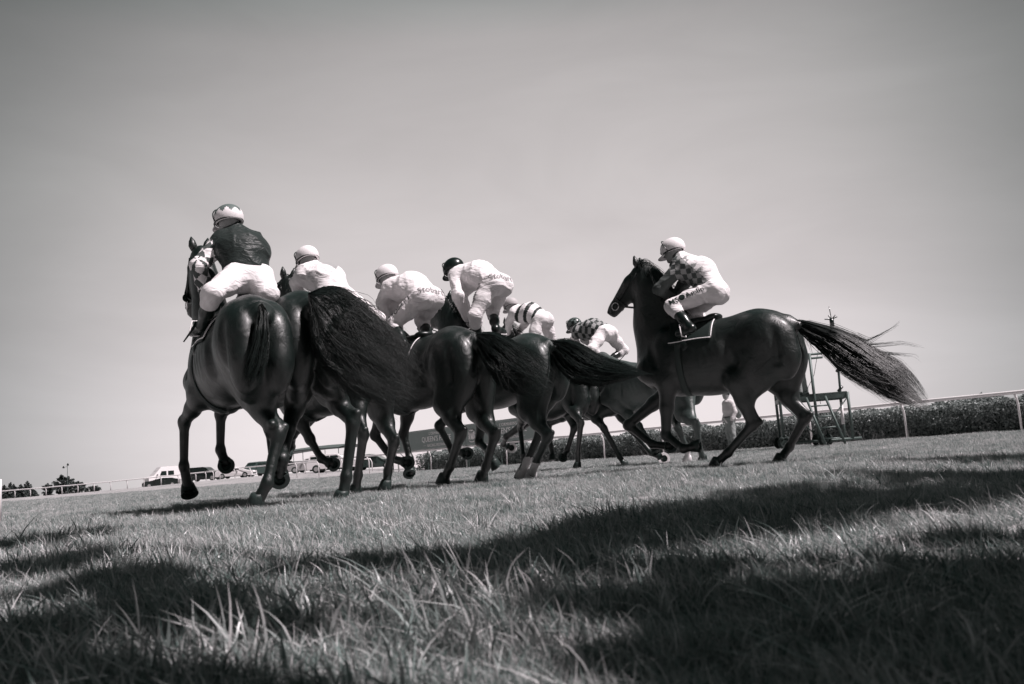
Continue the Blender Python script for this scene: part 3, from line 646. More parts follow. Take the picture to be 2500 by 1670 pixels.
    if mane:
        V = []; Fs = []; rg = np.random.default_rng(len(name)+int(fr.Y*10))
        crest0 = wi+np.array([0,0,.10*s]); crest1 = pol-d*.03*s+nrm*.04*s; mid = wi*.45+pol*.55+np.array([0,0,.03])+nv(np.cross(l, pol-wi))*(-.085*s)
        for i in range(420):
            t = rg.random(); p = (1-t)**2*crest0+2*t*(1-t)*(mid*1.0)+t*t*crest1; h = fr.bvh.find_nearest(Vector(p)); p = np.array(h[0]) if h[0] is not None else p
            sd = 1 if rg.random() < mane else -1; ln = rg.uniform(.10,.22)*s*mlen; b = len(V); w = nv(np.array([-.5+rg.normal(0,.25), sd*.35+rg.normal(0,.3), .75+rg.normal(0,.2)]))
            for k in range(7):
                q = k/6; P_ = p+w*ln*q+np.array([-.06*q*q, sd*.05*q*q, -.20*q*q*ln/.16])*s; r = .003*(1-q)+.0004
                V += [P_+np.array([0,0,r]), P_+np.array([r,r*.4,-r*.6]), P_+np.array([-r,-r*.4,-r*.6])]
            for k in range(6):
                for j in range(3): Fs.append((b+3*k+j, b+3*k+(j+1)%3, b+3*k+3+(j+1)%3, b+3*k+3+j))
        new_mesh('mane', V, np.array(Fs), M_hair, root)
    if tail:
        V, Fs = hair('tail', root, fr, **tail)
        b = len(V); Fs = list(map(tuple, Fs))
        for wp in wisps:
            rg = np.random.default_rng(int(wp[0][0]))
            for i in range(16):
                e = rg.uniform(.35, 1.0); jit = rg.normal(0, 4.0, 2); wav = rg.uniform(-4, 4); wf = rg.uniform(3, 8); q = rg.normal(0, .02); b = len(V); N = 16; ar = np.array(wp, float); dd = np.r_[0, np.cumsum(np.hypot(*np.diff(ar, axis=0).T))]; dd /= dd[-1]
                for k in range(N):
                    t = k/(N-1)*e; u_ = np.interp(t, dd, ar[:,0])+jit[0]*(1.6-t*1.2)+rg.normal(0,.25); v_ = np.interp(t, dd, ar[:,1])+jit[1]*(1.3-t*.6)+wav*math.sin(t*wf+i)*t*1.6
                    P_ = fr.S(u_, v_, q); r = .0016*(1-(k/(N-1))**1.5)+.0005; V += [P_+np.array([0,0,r]), P_+np.array([r*.8,r*.4,-r*.6]), P_+np.array([-r*.8,-r*.4,-r*.6])]
                for k in range(N-1):
                    for j in range(3): Fs.append((b+3*k+j, b+3*k+(j+1)%3, b+3*k+3+(j+1)%3, b+3*k+3+j))
        Fs = np.array(Fs)
        new_mesh('tail', V, Fs, M_hair, root)
    fr.root = root
    if DEBUG:
        for nm, p in (('poll', pol), ('muz', mz), ('chest', Z(1.74,0,1.12)), ('wither', Z(1.36,0,1.59)), ('croup', Z(.42,0,1.60)), ('belly', Z(1.0,0,.82)), ('elbowL', Z(1.42,.165,.95)), ('seat', Z(1.05,0,1.62))):
            print(name, 's=%.2f' % s, nm, 'px', tuple(int(a) for a in px(fr.wor(p))), 'loc', np.round(p, 2))
        for f, o, kind, side, w in hoofs: print('   hoof', w, side, np.round(f, 2), np.round(o, 2))
    return root
DEBUG = False
M_clothpad = mat('dark saddle pad', .018, .6, .3, teal=1, bump=.2); M_girth = mat('webbing girth', .05, .7, .3, teal=.5)
# tails as picture outlines
FA = Frame(640, 740, 6.45, 30.5); FB = Frame(765, 712, 6.92, 29.0, size=1.08); F2 = Frame(912, 822, 8.6, 42.0, size=1.0)
F3 = Frame(1163, 814, 8.9, 43.0); F4 = Frame(1347, 830, 9.4, 43.0); F5 = Frame(1436, 910, 14.0, 42, size=1.0); F6 = Frame(1570, 902, 14.0, 42, size=1.0)
F7 = Frame(1937, 781, 8.9, 57.0, size=.98); F8 = Frame(1690, 880, 13.0, 42, size=1.0)
make_horse('horse', 'leftmost dark racehorse with a sheepskin noseband, its rump straight below the dark-jacketed jockey', FA,
    [(604,945),(662,1045),(668,1120),(680,1152),'r'], [(620,960),(680,1060),(652,1180),(630,1222),'p'],
    [(450,1030),(449,1138),(460,1192),'e'], [(539,1010),(538,1098),(549,1128),'s'],
    head=dict(poll=(490,622), muz=(470,765), Y=(7.85, 8.15), fleece=True), cell=.012, xmode=True,
    tail=dict(top=[(640,738),(653,760),(657,820),(648,880),(628,940)], bot=[(630,748),(624,790),(616,830),(604,880),(590,925)], n=1700, Y0=6.36, spread=.03, planar=False, dY=-.08, r0=.0026, wild=.02, s_end=(.7,1.05), s0=(0,.3)))
make_horse('horse', 'big dark racehorse whose huge bushy tail streams across the pack, second rump from the left', FB,
    [(730,950),(704,1048),(690,1120),(684,1157),'s'], [(800,950),(862,1030),(845,1165),(837,1217),'p'],
    [(655,990),(680,1035),(688,1055),'r'], [(700,990),(712,1035),(700,1060),'r'],
    head=dict(poll=(625,790), muz=(600,850)), cell=.012, cloth=False, xmode=True,
    tail=dict(top=[(752,716),(785,701),(812,699),(840,708),(885,742),(930,795),(985,855),(1018,895)], bot=[(752,722),(755,745),(756,785),(764,840),(797,892),(860,948),(950,990)], n=6500, Y0=6.84, spread=.05, planar=False, dY=-.25, r0=.0016, wild=.04, s_end=(.62,1.06), s0=(0,.3)))
make_horse('horse', 'dark racehorse mostly hidden behind the big tail of the nearest horse', F2,
    [(860,960),(887,1060),(874,1160),(869,1196),'p'], [(925,1000),(962,1078),(947,1150),(944,1184),'p'],
    [(757,1072),(784,1120),(806,1130),'e'], [(715,1060),(712,1090),(705,1110),'r'], head=dict(poll=(703,690), muz=(640,765)), mane=.5)
make_horse('horse', 'dark bay racehorse in the middle with a white-edged saddle cloth and a tail streaming right', F3,
    [(1085,985),(1125,1060),(1098,1140),(1085,1168),'p'], [(1165,1000),(1208,1062),(1186,1140),(1178,1162),'p'],
    [(915,1062),(957,1120),(988,1128),'e'], [(985,1060),(1000,1120),(1003,1150),'r'], head=dict(poll=(885,815), muz=(810,870)), mane=.5,
    tail=dict(top=[(1160,812),(1208,812),(1249,832),(1300,868),(1340,908)], bot=[(1158,830),(1180,880),(1210,925),(1250,955),(1300,968)], n=2400, Y0=8.9, spread=.05, lat=0, r0=.0021, s_end=(.6,1.1), wild=.03))
make_horse('horse', 'brown racehorse with white hind stockings behind the middle horse', F4,
    [(1290,1000),(1338,1065),(1309,1128),(1298,1158),'p'], [(1310,985),(1320,1052),(1286,1128),(1275,1156),'p'],
    [(1072,1040),(1103,1100),(1134,1106),'e'], [(1170,1078),(1193,1105),(1210,1130),'r'], head=dict(poll=(1088,742), muz=(1030,800)), coat=M_coat2, socks=(0,1), mane=.5,
    tail=dict(top=[(1343,830),(1387,828),(1425,845),(1470,875),(1560,905)], bot=[(1340,850),(1365,900),(1400,935),(1470,940),(1550,920)], n=2400, Y0=9.4, spread=.05, r0=.0021, s_end=(.6,1.1), wild=.03))
make_horse('horse', 'dark racehorse far back, mostly hidden, ridden by the jockey in hooped silks', F5,
    [(1392,985),(1418,1032),(1411,1105),(1411,1136),'p'], [(1378,985),(1402,1045),(1385,1098),(1377,1113),'s'],
    [(1270,1045),(1277,1110),(1278,1140),'p'], [(1236,1066),(1228,1085),(1243,1091),'s'], mane=.5, shoes=('dark','dark','dark','bright'), head=dict(poll=(1240,800), muz=(1190,850)))
make_horse('horse', 'brown racehorse far back ridden by the jockey in chequered silks', F6,
    [(1440,1000),(1474,1045),(1513,1115),(1524,1135),'p'], [(1500,990),(1542,1050),(1590,1106),(1615,1117),'s'],
    [(1340,1035),(1345,1090),(1350,1115),'r'], None, coat=M_coat2, shoes=('dark','bright','dark','dark'), head=dict(poll=(1385,850), muz=(1340,885)))
make_horse('horse', 'large dark bay racehorse on the right seen side-on with its tail flying out', F7,
    [(1800,930),(1838,1036),(1776,1106),(1752,1128),'p'], [(1890,925),(1965,1020),(1926,1092),(1907,1119),'p'],
    [(1626,1062),(1668,1096),(1697,1090),'e'], [(1533,1038),(1592,1085),(1630,1089),'s'],
    head=dict(poll=(1563,662), muz=(1489,766)), cell=.012, belly=.02, mane=.6, mlen=1.5, extra=[C(F7.S(1597,720), F7.S(1602,800), .17, .20, .62, .09), C(F7.S(1602,800), F7.S(1612,890), .20, .22, .66, .09), C(F7.S(1592,690), F7.S(1640,780), .13, .17, .55, .10)],
    tail=dict(top=[(1933,779),(1965,782),(2034,800),(2097,826),(2137,855),(2194,889),(2232,930),(2254,962)], bot=[(1940,800),(1976,835),(1993,845),(2022,876),(2051,905),(2108,938),(2180,976),(2228,992)], n=3600, Y0=8.9, spread=.04, lat=0, r0=.0018, wild=.03, s_end=(.60,1.03), s0=(0,.3)),
    wisps=[[(2080,818),(2117,832),(2150,815),(2185,795),(2206,777)],[(2060,822),(2117,840),(2160,838),(2205,836),(2260,850)],[(2090,845),(2150,862),(2200,866),(2235,870),(2254,888)],[(2030,800),(2090,822),(2130,838),(2160,846)],[(1962,800),(1978,850),(1983,862)],[(1952,790),(1990,845),(2030,880),(2075,925)]])
make_horse('horse', 'chestnut racehorse with one white sock half hidden behind the right-hand horse', F8,
    [(1668,1010),(1700,1036),(1708,1095),(1716,1118),'p'], [(1640,1000),(1655,1045),(1678,1098),(1679,1120),'p'],
    [(1560,1040),(1590,1085),(1600,1100),'r'], None, coat=M_coat3, socks=(1,), cloth=False)
# ------------------------------------------------------------------ people
def hand_prims(h, d, up, s=1.0, grip=True):
    """palm, four bent fingers of different lengths and a thumb from the side of the palm"""
    x = nv(d); y = nv(np.cross(up, x)); z = np.cross(x, y); P = [E(h+x*.035*s, (.045*s,.038*s,.018*s), np.stack([x,y,z],1), k=.015)]
    for i, (o, l) in enumerate(((-.028,.060),(-.010,.070),(.009,.066),(.027,.052))):
        a = h+x*.072*s+y*o*s; c = .9 if grip else .25
        b = a+(x*(1-.45*c)-z*.7*c)*l*.5*s; e = b+(-x*.55*c+x*(1-c)-z*.8*c)*l*.5*s
        P += [C(a, b, .0095*s, .009*s, 1, .008), C(b, e, .009*s, .0075*s, 1, .006)]
    t0 = h+x*.02*s-y*.034*s; t1 = t0+(x*.6-y*.55-z*.4)*.04*s; t2 = t1+(x*.8+y*.2-z*.5)*.03*s
    return P+[C(t0, t1, .013*s, .011*s, 1, .01), C(t1, t2, .011*s, .009*s, 1, .006)]
def head_prims(c, f, u, s=1.0):
    l = nv(np.cross(u, f)); u = np.cross(f, l); R = np.stack([f, l, u], 1)
    P = [E(c, (.098*s,.078*s,.115*s), R, k=.03), E(c+f*.035*s-u*.06*s, (.062*s,.055*s,.065*s), R, k=.03), C(c+f*.093*s+u*.005*s, c+f*.112*s-u*.022*s, .010*s, .014*s, 1, .015),
         E(c+f*.088*s-u*.055*s, (.014*s,.026*s,.009*s), R, k=.008), E(c+f*.078*s-u*.092*s, (.022*s,.024*s,.018*s), R, k=.015), E(c+f*.088*s+u*.022*s, (.015*s,.055*s,.010*s), R, k=.015)]
    for y in (-1, 1): P.append(E(c+l*y*.078*s-f*.005*s-u*.012*s, (.018*s,.008*s,.030*s), R, k=.008))
    return P, R
def helmet(par, c, R, matz, pattern=None, band=M_boot, r=1.0, peakm=None):
    f, l, u = R[:,0], R[:,1], R[:,2]; V = []; Fs = []; mi = []; na, ne = 64, 22; e0 = -.42
    cc = c+u*.028
    for i in range(ne):
        e = e0+(math.pi/2-e0)*i/(ne-1)
        for k in range(na):
            a = 2*math.pi*k/na; low = 1.0
            V.append(cc+r*(f*(math.cos(a)*math.cos(e)*.140-.006)+l*math.sin(a)*math.cos(e)*.120+u*math.sin(e)*(.118 if e > 0 else .13 if math.cos(a) < .2 else .10)))
    for i in range(ne-1):
        for k in range(na):
            Fs.append((i*na+k, i*na+(k+1)%na, (i+1)*na+(k+1)%na, (i+1)*na+k)); a = 2*math.pi*(k+.5)/na; e = e0+(math.pi/2-e0)*(i+.5)/(ne-1)
            mi.append(pattern(a, e) if pattern else 0)
    # inner shell so that the cap has thickness
    b = len(V)
    for k in range(na): V.append(cc+(V[k]-cc)*.86)
    for k in range(na): Fs.append((k, b+k, b+(k+1)%na, (k+1)%na)); mi.append(0)
    o = new_mesh('helmet', V, Fs, matz, par, True, mi)
    # peak
    V = []; Fs = []; n = 16
    for j, (rr, dz) in enumerate(((.98,-.040),(1.42,-.060),(1.42,-.067),(.98,-.050))):
        for k in range(n+1):
            a = -1.05+2.1*k/n; q = (rr-.98)*math.cos(a*1.4)+.98
            V.append(cc+r*(f*math.cos(a)*.132*q+l*math.sin(a)*.112*q+u*dz))
    for j in range(4):
        for k in range(n): Fs.append((j*(n+1)+k, j*(n+1)+k+1, ((j+1)%4)*(n+1)+k+1, ((j+1)%4)*(n+1)+k))
    new_mesh('peak', V, Fs, peakm or matz[0], o, True)
    m = MB(); pts = []
    for k in range(25):
        t = math.pi*(k/24*1.24-.12); pts.append(cc+r*(l*math.cos(t)*.121+u*math.sin(t)*.117+f*(.030+.045*math.sin(t)) if True else 0))
    m.tube(pts, .0055, 6); m.build('elastic_band', band, o, True)
    m = MB(); pts = [cc+r*(f*math.cos(t)*.131+l*math.sin(t)*.113-u*.040) for t in np.linspace(.9, 2*math.pi-.9, 24)]
    m.tube(pts, .008, 6); m.build('goggle_strap', band, o, True)
    m = MB(); pts = [c+f*.10+l*.03+u*.018, c+f*.112+l*0+u*.016, c+f*.10-l*.03+u*.018]
    m.tube([c+f*.085+l*.06+u*.02, c+f*.112+l*.03+u*.02, c+f*.118+u*.018, c+f*.112-l*.03+u*.02, c+f*.085-l*.06+u*.02], [.014,.024,.020,.024,.014], 8); m.build('goggles', M_boot, par, True)
    return o
SILKS = [M_silk, M_grey, M_dark, M_mid]
def segd(P, a, b):
    ab = b-a; t = np.clip((P-a)@ab/(ab@ab), 0, 1); return np.linalg.norm(P-a-t[:, None]*ab, axis=1), t
def jockey(label, fr, p, face=(.9,0,-.3), up=None, cell=.010, pattern=None, cap=None, cappat=None, sw=1.0, group='jockeys riding in the race', capband=None, peakm=None, hscale=1.0, bulk=1.0, wr=.0058):
    s = .96
    pel = fr.D(*p['pel'], p['xp']) if 'xp' in p else fr.S(*p['pel'])
    nb = fr.L(pel, *p['nb'], .46, pel[1]*.8); hd = fr.L(nb, *p['head'], p.get('hl', .145), nb[1])
    if 'lean' in p: nb = nb+0
    if DEBUG: print('jockey', label[:30], 'pel', np.round(pel, 2), 'nb', np.round(nb, 2), 'hd', np.round(hd, 2))
    sp = nv(nb-pel); Yv = np.array([0,1.,0])
    root = empty('person', tuple(fr.wor(pel)), fr.rz, label, 'person', group)
    J = {}
    for sd, q in (('L', 1), ('R', -1)):
        sh = nb+Yv*.165*q*s-sp*.06+np.array([.01,0,-.035]); hip = pel+Yv*.085*q*s+np.array([0,0,-.02]); d = p.get(sd)
        if d:
            el = fr.L(sh, *d['el'], .285*s, .24*q); ha = fr.L(el, *d['hand'], .25*s, .14*q)
            kn = fr.L(hip, *d['kn'], .42*s, .26*q); an = fr.L(kn, *d['an'], .40*s, .24*q); to = fr.L(an, *d['toe'], .17*s, .26*q) if 'toe' in d else an+nv((.8,0,-.35))*.17
        else:
            mr_ = lambda v: v*np.array([1,-1,1]); el, ha, kn, an, to = [mr_(J['L'][i]) for i in (1,2,4,5,6)]
        J[sd] = (sh, el, ha, hip, kn, an, to)
    up3 = np.cross(sp, Yv); up3 = up3 if up3[2] > 0 else -up3
    tw = pel*.5+nb*.5+up3*.025
    torso = [C(pel+sp*.05, tw+up3*.02, .122*s*bulk, .136*s*bulk, 1.18, .06), C(tw+up3*.02, nb-sp*.10-up3*.03, .136*s*bulk, .130*s*bulk, 1.28, .06), C(nb-sp*.05+Yv*.12*s-up3*.02, nb-sp*.05-Yv*.12*s-up3*.02, .085*s, .085*s, 1, .06), C(nb-sp*.06, nb+nv(hd-nb)*.02, .10*s, .075*s, 1, .05)]
    pelv = [E(pel, (.14*s,.155*s*bulk,.122*s), frame(sp, up3), k=.05)]+[E(pel-sp*.045+Yv*.075*q*s+up3*-.01, (.115*s,.092*s*bulk,.110*s), frame(sp, up3), k=.035) for q in (1,-1)]
    arms, thighs, calves, hands, feet = [], [], [], [], []
    for sd in 'LR':
        sh, el, ha, hip, kn, an, to = J[sd]
        arms += [C(sh, el, .060*s, .044*s, 1, .03), C(el, ha, .044*s, .032*s, 1, .025)]
        km = (hip+kn)/2; thighs += [C(hip, km, .098*s, .082*s, 1, .04), C(km, kn, .082*s, .060*s, 1, .04)]
        calves += [C(kn, kn*.6+an*.4, .058*s, .052*s, 1, .03), C(kn*.6+an*.4, an, .050*s, .034*s, 1, .03)]
        hands += hand_prims(ha, nv(ha-el), (0,0,1), 1.0)
        feet += [C(an, to-nv(to-an)*.02, .042*s, .034*s, 1, .03), C(to-nv(to-an)*.06, to, .038*s, .030*s, 1, .02)]
    f = nv(np.array(face, float)); u = nv(np.cross(f, np.cross((0,0,1.), f))) if up is None else nv(up)
    hp, R = head_prims(hd, f, u, hscale); neck = [C(nb-sp*.04, hd-R[:,2]*.06-f*.02, .062*s, .055*s, 1, .04)]
    sdf_mesh('body', torso+pelv+arms+thighs+calves+hands+feet+neck+hp, cell, M_skin, root, offset=pel)
    # clothing: silks (jacket), breeches, boots, cap
    jack = torso+arms+[C(nb-sp*.02, nb+nv(hd-nb)*.075, .068*s, .058*s, 1, .03), E(pel+sp*.07, (.10*s,.155*s,.125*s), frame(sp, up3), k=.04)]
    ctx = dict(pel=pel, nb=nb, sp=sp, up3=up3, J=J, fr=fr)
    pat = (lambda P: pattern(P, ctx)) if pattern else None
    sdf_mesh('silks', jack, cell, SILKS, root, off=.021, wrinkle=wr, offset=pel, pattern=pat)
    ctop = [C(J[q][4], J[q][4]*.72+J[q][5]*.28, .066*s, .060*s, 1, .03) for q in 'LR']
    br = sdf_mesh('breeches', pelv+thighs+ctop, cell, M_white, root, off=.015, wrinkle=wr*.9, offset=pel)
    for sd in 'LR':
        kn, an, to = J[sd][4:]
        sdf_mesh('boot', [C(kn*.66+an*.34, kn*.4+an*.6, .056*s, .048*s, 1, .03), C(kn*.4+an*.6, an, .048*s, .036*s, 1, .03), C(an, to-nv(to-an)*.02, .038*s, .033*s, 1, .03), C(to-nv(to-an)*.06, to, .036*s, .028*s, 1, .02)], .009, M_boot, root, off=.008, offset=pel)
        m = MB(); c = (an+to*2)/3-pel; a = nv(to-an); w = np.array([0,1.,0]); z = nv(np.cross(a, w)); z = z if z[2] > 0 else -z
        m.tube([c+w*.055-z*.05, c+w*.055-z*.0, c+w*.03+z*.08, c-w*.03+z*.08, c-w*.055, c-w*.055-z*.05, c+w*.055-z*.05], .006, 6); m.build('stirrup_iron', M_shoe, root, True)
    helmet(root, hd-pel, R, cap or [M_helmw], cappat, capband or M_boot, 1.0, peakm)
    return dict(root=root, br=br, J=J, pel=pel, nb=nb, hd=hd, R=R, sp=sp, up3=up3)
def project_text(txt, par, target, origin, xdir, ydir, size, mat_, name='lettering', bold=.0, shear=0):
    cu = bpy.data.curves.new(name, 'FONT'); cu.body = txt; cu.size = size; cu.align_x = 'CENTER'; cu.align_y = 'CENTER'; cu.offset = bold; cu.shear = shear; cu.resolution_u = 3
    to = bpy.data.objects.new(name, cu); scn.collection.objects.link(to); bpy.context.view_layer.update()
    me = bpy.data.meshes.new_from_object(to.evaluated_get(bpy.context.evaluated_depsgraph_get())); bpy.data.objects.remove(to)
    x = nv(xdir); y = nv(np.asarray(ydir)-x*(np.asarray(ydir)@x)); n = np.cross(x, y); bv = bvh_of(target) if target else None
    for v in me.vertices:
        p = np.asarray(origin)+x*v.co.x+y*v.co.y
        if bv:
            h = bv.ray_cast(Vector(p+n*.3), Vector(-n))
            if h[0] is not None: p = np.array(h[0])+n*.007
        v.co = Vector(p)
    me.materials.clear(); me.materials.append(mat_)
    o = bpy.data.objects.new(name, me); scn.collection.objects.link(o); o.parent = par; return o
def tri(x): return np.abs((x % 1.0)-.5)*2
def pat_j1(P, c):
    r = np.full(len(P), 2)
    for sd in 'LR':
        sh, el, ha = c['J'][sd][:3]
        for a, b, o in ((sh, el, 0), (el, ha, .28)):
            d, t = segd(P, a, b); near = (d < .085) & (np.abs(P[:,1]-c['nb'][1]) > .155)
            L = (o+t*np.linalg.norm(b-a))/.105; ax = nv(b-a); e1 = nv(np.cross(ax, (0,1,0))); e2 = np.cross(ax, e1); q = P-a
            ang = np.arctan2(q@e1, q@e2)/(2*np.pi)*4
            chk = (np.floor(L+ang)+np.floor(L-ang)).astype(int) % 2
            r = np.where(near, np.where(chk == 0, 0, 1), r)
    return r
def pat_j2(P, c):
    a = (P-c['pel'])@c['sp']; b = P[:,1]-c['pel'][1]; up = (P-c['pel'])@c['up3'] > .05
    return np.where(up & (np.abs(a-.30)/.13+np.abs(b)/.11 < 1), 3, 0)
def pat_j5(P, c):
    a = (P-c['pel'])@c['sp']; arm = np.zeros(len(P), bool)
    for sd in 'LR':
        sh, el, ha = c['J'][sd][:3]
        for u_, v_ in ((sh*.6+el*.4, el), (el, ha)): arm |= segd(P, u_, v_)[0] < .075
    return np.where(~arm & (((a > .05) & (a < .10)) | ((a > .19) & (a < .25)) | ((a > .34) & (a < .39))), 2, 0)
def pat_j6(P, c):
    a = (P-c['pel'])@c['sp']; w = (P-c['pel'])@c['up3']; b = P[:,1]-c['pel'][1]; arm = np.zeros(len(P), bool)
    for sd in 'LR':
        sh, el, ha = c['J'][sd][:3]
        for u_, v_ in ((sh*.5+el*.5, el), (el, ha)): arm |= segd(P, u_, v_)[0] < .07
    ang = np.arctan2(w+.05, b)
    chk = (np.floor(a/.055)+np.floor(ang/.42)).astype(int) % 2
    return np.where(arm, 0, np.where(chk == 0, 2, 3))
def pat_j7(P, c):
    a = (P-c['pel'])@c['sp']; w = (P-c['pel'])@c['up3']; b = P[:,1]-c['pel'][1]; r = np.zeros(len(P), int)
    chk = (np.floor((a+w)/.075)+np.floor((a-w)/.075)).astype(int) % 2
    side = (w < .055) & (a > .02); r = np.where(side, np.where(chk == 0, 1, 3), r)
    r = np.where((w > .055) & (w < .12) & (a > .12) & (a < .42) & (chk == 0) & (np.sin(a*60+b*20) > -.3), 3, r)
    for sd in 'LR':
        sh, el, ha = c['J'][sd][:3]
        for u_, v_, m_ in ((sh*.45+el*.55, el, 1), (el, ha, 1)): r = np.where(segd(P, u_, v_)[0] < .085, m_, r)
    return r
def cap_zig(a, e): return 1 if e > .10+.45*tri(a/(2*math.pi)*10) else 0
def cap_dot(a, e): return 1 if (int(a*3)+int(e*4)) % 2 else 0
CAPW = [M_helmw, M_helmg]; CAPD = [M_helmd, M_helmg]
M_capy = mat('pale grey cap cloth', .45, .6, .3)
j1 = jockey('jockey in a dark jacket with diamond sleeves and a zigzag cap, seat to the camera', FA, dict(xp=.90, pel=(606,670), nb=(578,578), head=(558,541), hl=.15,
    L=dict(el=(486,650), hand=(500,708), kn=(520,715), an=(494,795), toe=(474,812))), cell=.009, bulk=1.1, pattern=pat_j1, cap=CAPW, cappat=cap_zig, face=(.93,.25,-.15))
j2 = jockey('jockey in pale silks with a grey diamond on the back, above the big tail', F2, dict(pel=(822,720), nb=(768,662), head=(750,634),
    L=dict(el=(722,690), hand=(735,738), kn=(770,770), an=(765,840))), pattern=pat_j2, cap=[M_helmw])
j3 = jockey('jockey all in white with a white cap leaning low, left of the black-capped one', F3, dict(pel=(1040,724), nb=(972,696), head=(945,678),
    L=dict(el=(932,738), hand=(940,785), kn=(962,790), an=(985,838), toe=(962,848)), R=dict(el=(958,738), hand=(962,785), kn=(1030,782), an=(1050,830))), cap=[M_helmw])
j4 = jockey('jockey in white with a black cap standing high in the stirrups', F4, dict(pel=(1208,692), nb=(1130,668), head=(1108,660),
    L=dict(el=(1118,722), hand=(1140,775), kn=(1160,770), an=(1165,835)), R=dict(el=(1125,722), hand=(1150,775), kn=(1203,760), an=(1210,803), toe=(1230,812))), cap=[M_helmd])
j5 = jockey('jockey in white silks with dark hoops, far back', F5, dict(pel=(1322,778), nb=(1264,760), head=(1247,748),
    L=dict(el=(1243,785), hand=(1240,812), kn=(1300,835), an=(1310,875))), pattern=pat_j5, cap=[M_capy], cell=.012)
j6 = jockey('jockey in chequered dark silks and white breeches, far back in the middle', F6, dict(pel=(1478,812), nb=(1418,804), head=(1402,797),
    L=dict(el=(1402,828), hand=(1414,846), kn=(1445,852), an=(1475,880))), pattern=pat_j6, cap=CAPD, cappat=cap_dot, cell=.012)
j7 = jockey('jockey in diamond-patched silks crouched on the right-hand horse', F7, dict(pel=(1742,706), nb=(1668,640), head=(1643,613), hl=.15,
    L=dict(el=(1610,706), hand=(1640,728), kn=(1640,748), an=(1688,802), toe=(1656,815))), cell=.009, pattern=pat_j7, cap=[M_helmw], face=(.95,0,-.22))
# lettering on the breeches
def leg_text(j, fr, txt, sd, t, size, m, flip=False, up=None, bold=0):
    hip, kn = j['J'][sd][3:5]; a = nv(kn-hip); n = np.array([0,1.,0]) if sd == 'L' else np.array([0,-1.,0])
    c = hip+(kn-hip)*t-j['pel']; x = a*(-1); y = np.cross(n, x); y = y if y[2] > 0 else y
    project_text(txt, j['br'], j['br'], c+(np.array(up) if up is not None else 0), x, np.cross(n, x), size, m, bold=bold)
leg_text(j7, F7, 'MS\u25CFAmlin', 'L', .62, .085, M_print, up=(0,0,.02), bold=.0008)
leg_text(j1, FA, 'STOBART', 'L', .7, .075, M_print, up=(0,0,.02))
leg_text(j3, F3, 'STOBART', 'L', .5, .08, M_print, up=(.03,0,0)); leg_text(j4, F4, 'STOBART', 'L', .5, .08, M_print, up=(.03,0,0))
def seat_text(j, txt, size, m):
    n = nv(j['up3']*.75-j['sp']*.55+np.array([0,.35,0])); x = nv(np.cross(np.array([0,0,1.]), n)); y = np.cross(n, x)
    project_text(txt, j['br'], j['br'], n*.02-j['sp']*.035, x, y, size, m)
for j in (j3, j4): seat_text(j, 'Stobart', .10, M_printg)
# whips
def whip(label, fr, pts, Y, r=.006):
    P = [fr.wor(fr.W(*p, Y)) for p in pts]; m = MB(); b = P[0]; m.tube([p-b for p in P], [r*1.5]+[r]*(len(P)-2)+[r*.6], 6)
    o = m.build('riding_whip', M_leather, None, True); o.location = Vector(b); tag(o, label, 'whip', 'riding whips')
    return o
whip('whip hanging down beside the boot of the leftmost jockey', FA, [(481,785),(466,810),(448,835)], 7.1, .009)
whip('thin whip trailing behind the jockey in chequered silks', F6, [(1504,887),(1515,878),(1524,868),(1530,860)], 13.0)
# ------------------------------------------------------------------ running rail
def rail_gap(u): return 88.0-.0321*(2240-u)
def rail_pt(u):
    """ground point of the rail seen at picture column u"""
    Y = .95*FPX/rail_gap(u); v = 1214-.074*u; P = W(u, v, Y); return np.array([P[0], P[1], float(gz(P[0], P[1]))])
RA, RB = rail_pt(720), rail_pt(2490); RDIR = nv(RB-RA); RLEN = np.linalg.norm(RB-RA); RN_ = nv(np.cross(RDIR, (0,0,1.)))   # towards the camera
if RN_[1] > 0: RN_ = -RN_
def rail_at(t): p = RA+RDIR*t; return np.array([p[0], p[1], float(gz(p[0], p[1]))])
def rail_section(p0, p1, n, label, h=.95, r=.045, name='running_rail', group=None, crank=.10, post_r=.028):
    rt = empty(name, tuple(p0), 0, label, 'rail', group); m = MB(); pts = []
    N = max(2, n*2)
    for k in range(N+1):
        q = p0+(p1-p0)*k/N; z = float(gz(q[0], q[1])); pts.append(np.array([q[0], q[1], z+h])-p0)
    m.tube(pts, r, 12); m.build('top_rail', M_paint, rt, True)
    d = nv(p1-p0); nrm = nv(np.cross(d, (0,0,1.)))
    if nrm[1] > 0: nrm = -nrm
    for k in range(n+1):
        q = p0+(p1-p0)*k/n; z = float(gz(q[0], q[1])); b = np.array([q[0], q[1], z-.02])-p0; back = -nrm*crank
        m = MB(); m.tube([b+back*1.3, b+back*1.25+np.array([0,0,h*.72]), b+back*.9+np.array([0,0,h*.86]), b+np.array([0,0,h-.01])], post_r, 8); m.build('post', M_paint, rt, True)
    return rt
step = RLEN/round(RLEN/2.85); nsp = round(RLEN/2.85)
tl = 0; secs = [(0, 4, 'thin white rail with curved posts where the near rail begins, beyond the left horses'), (4, 8, 'white rail length under the grey sponsor banner'), (8, nsp+2, 'long white plastic running rail in front of the clipped hedge on the right')]
for a, b, lb in secs:
    rail_section(rail_at(a*step), rail_at(b*step-.05), b-a, lb, group='running rails round the course')
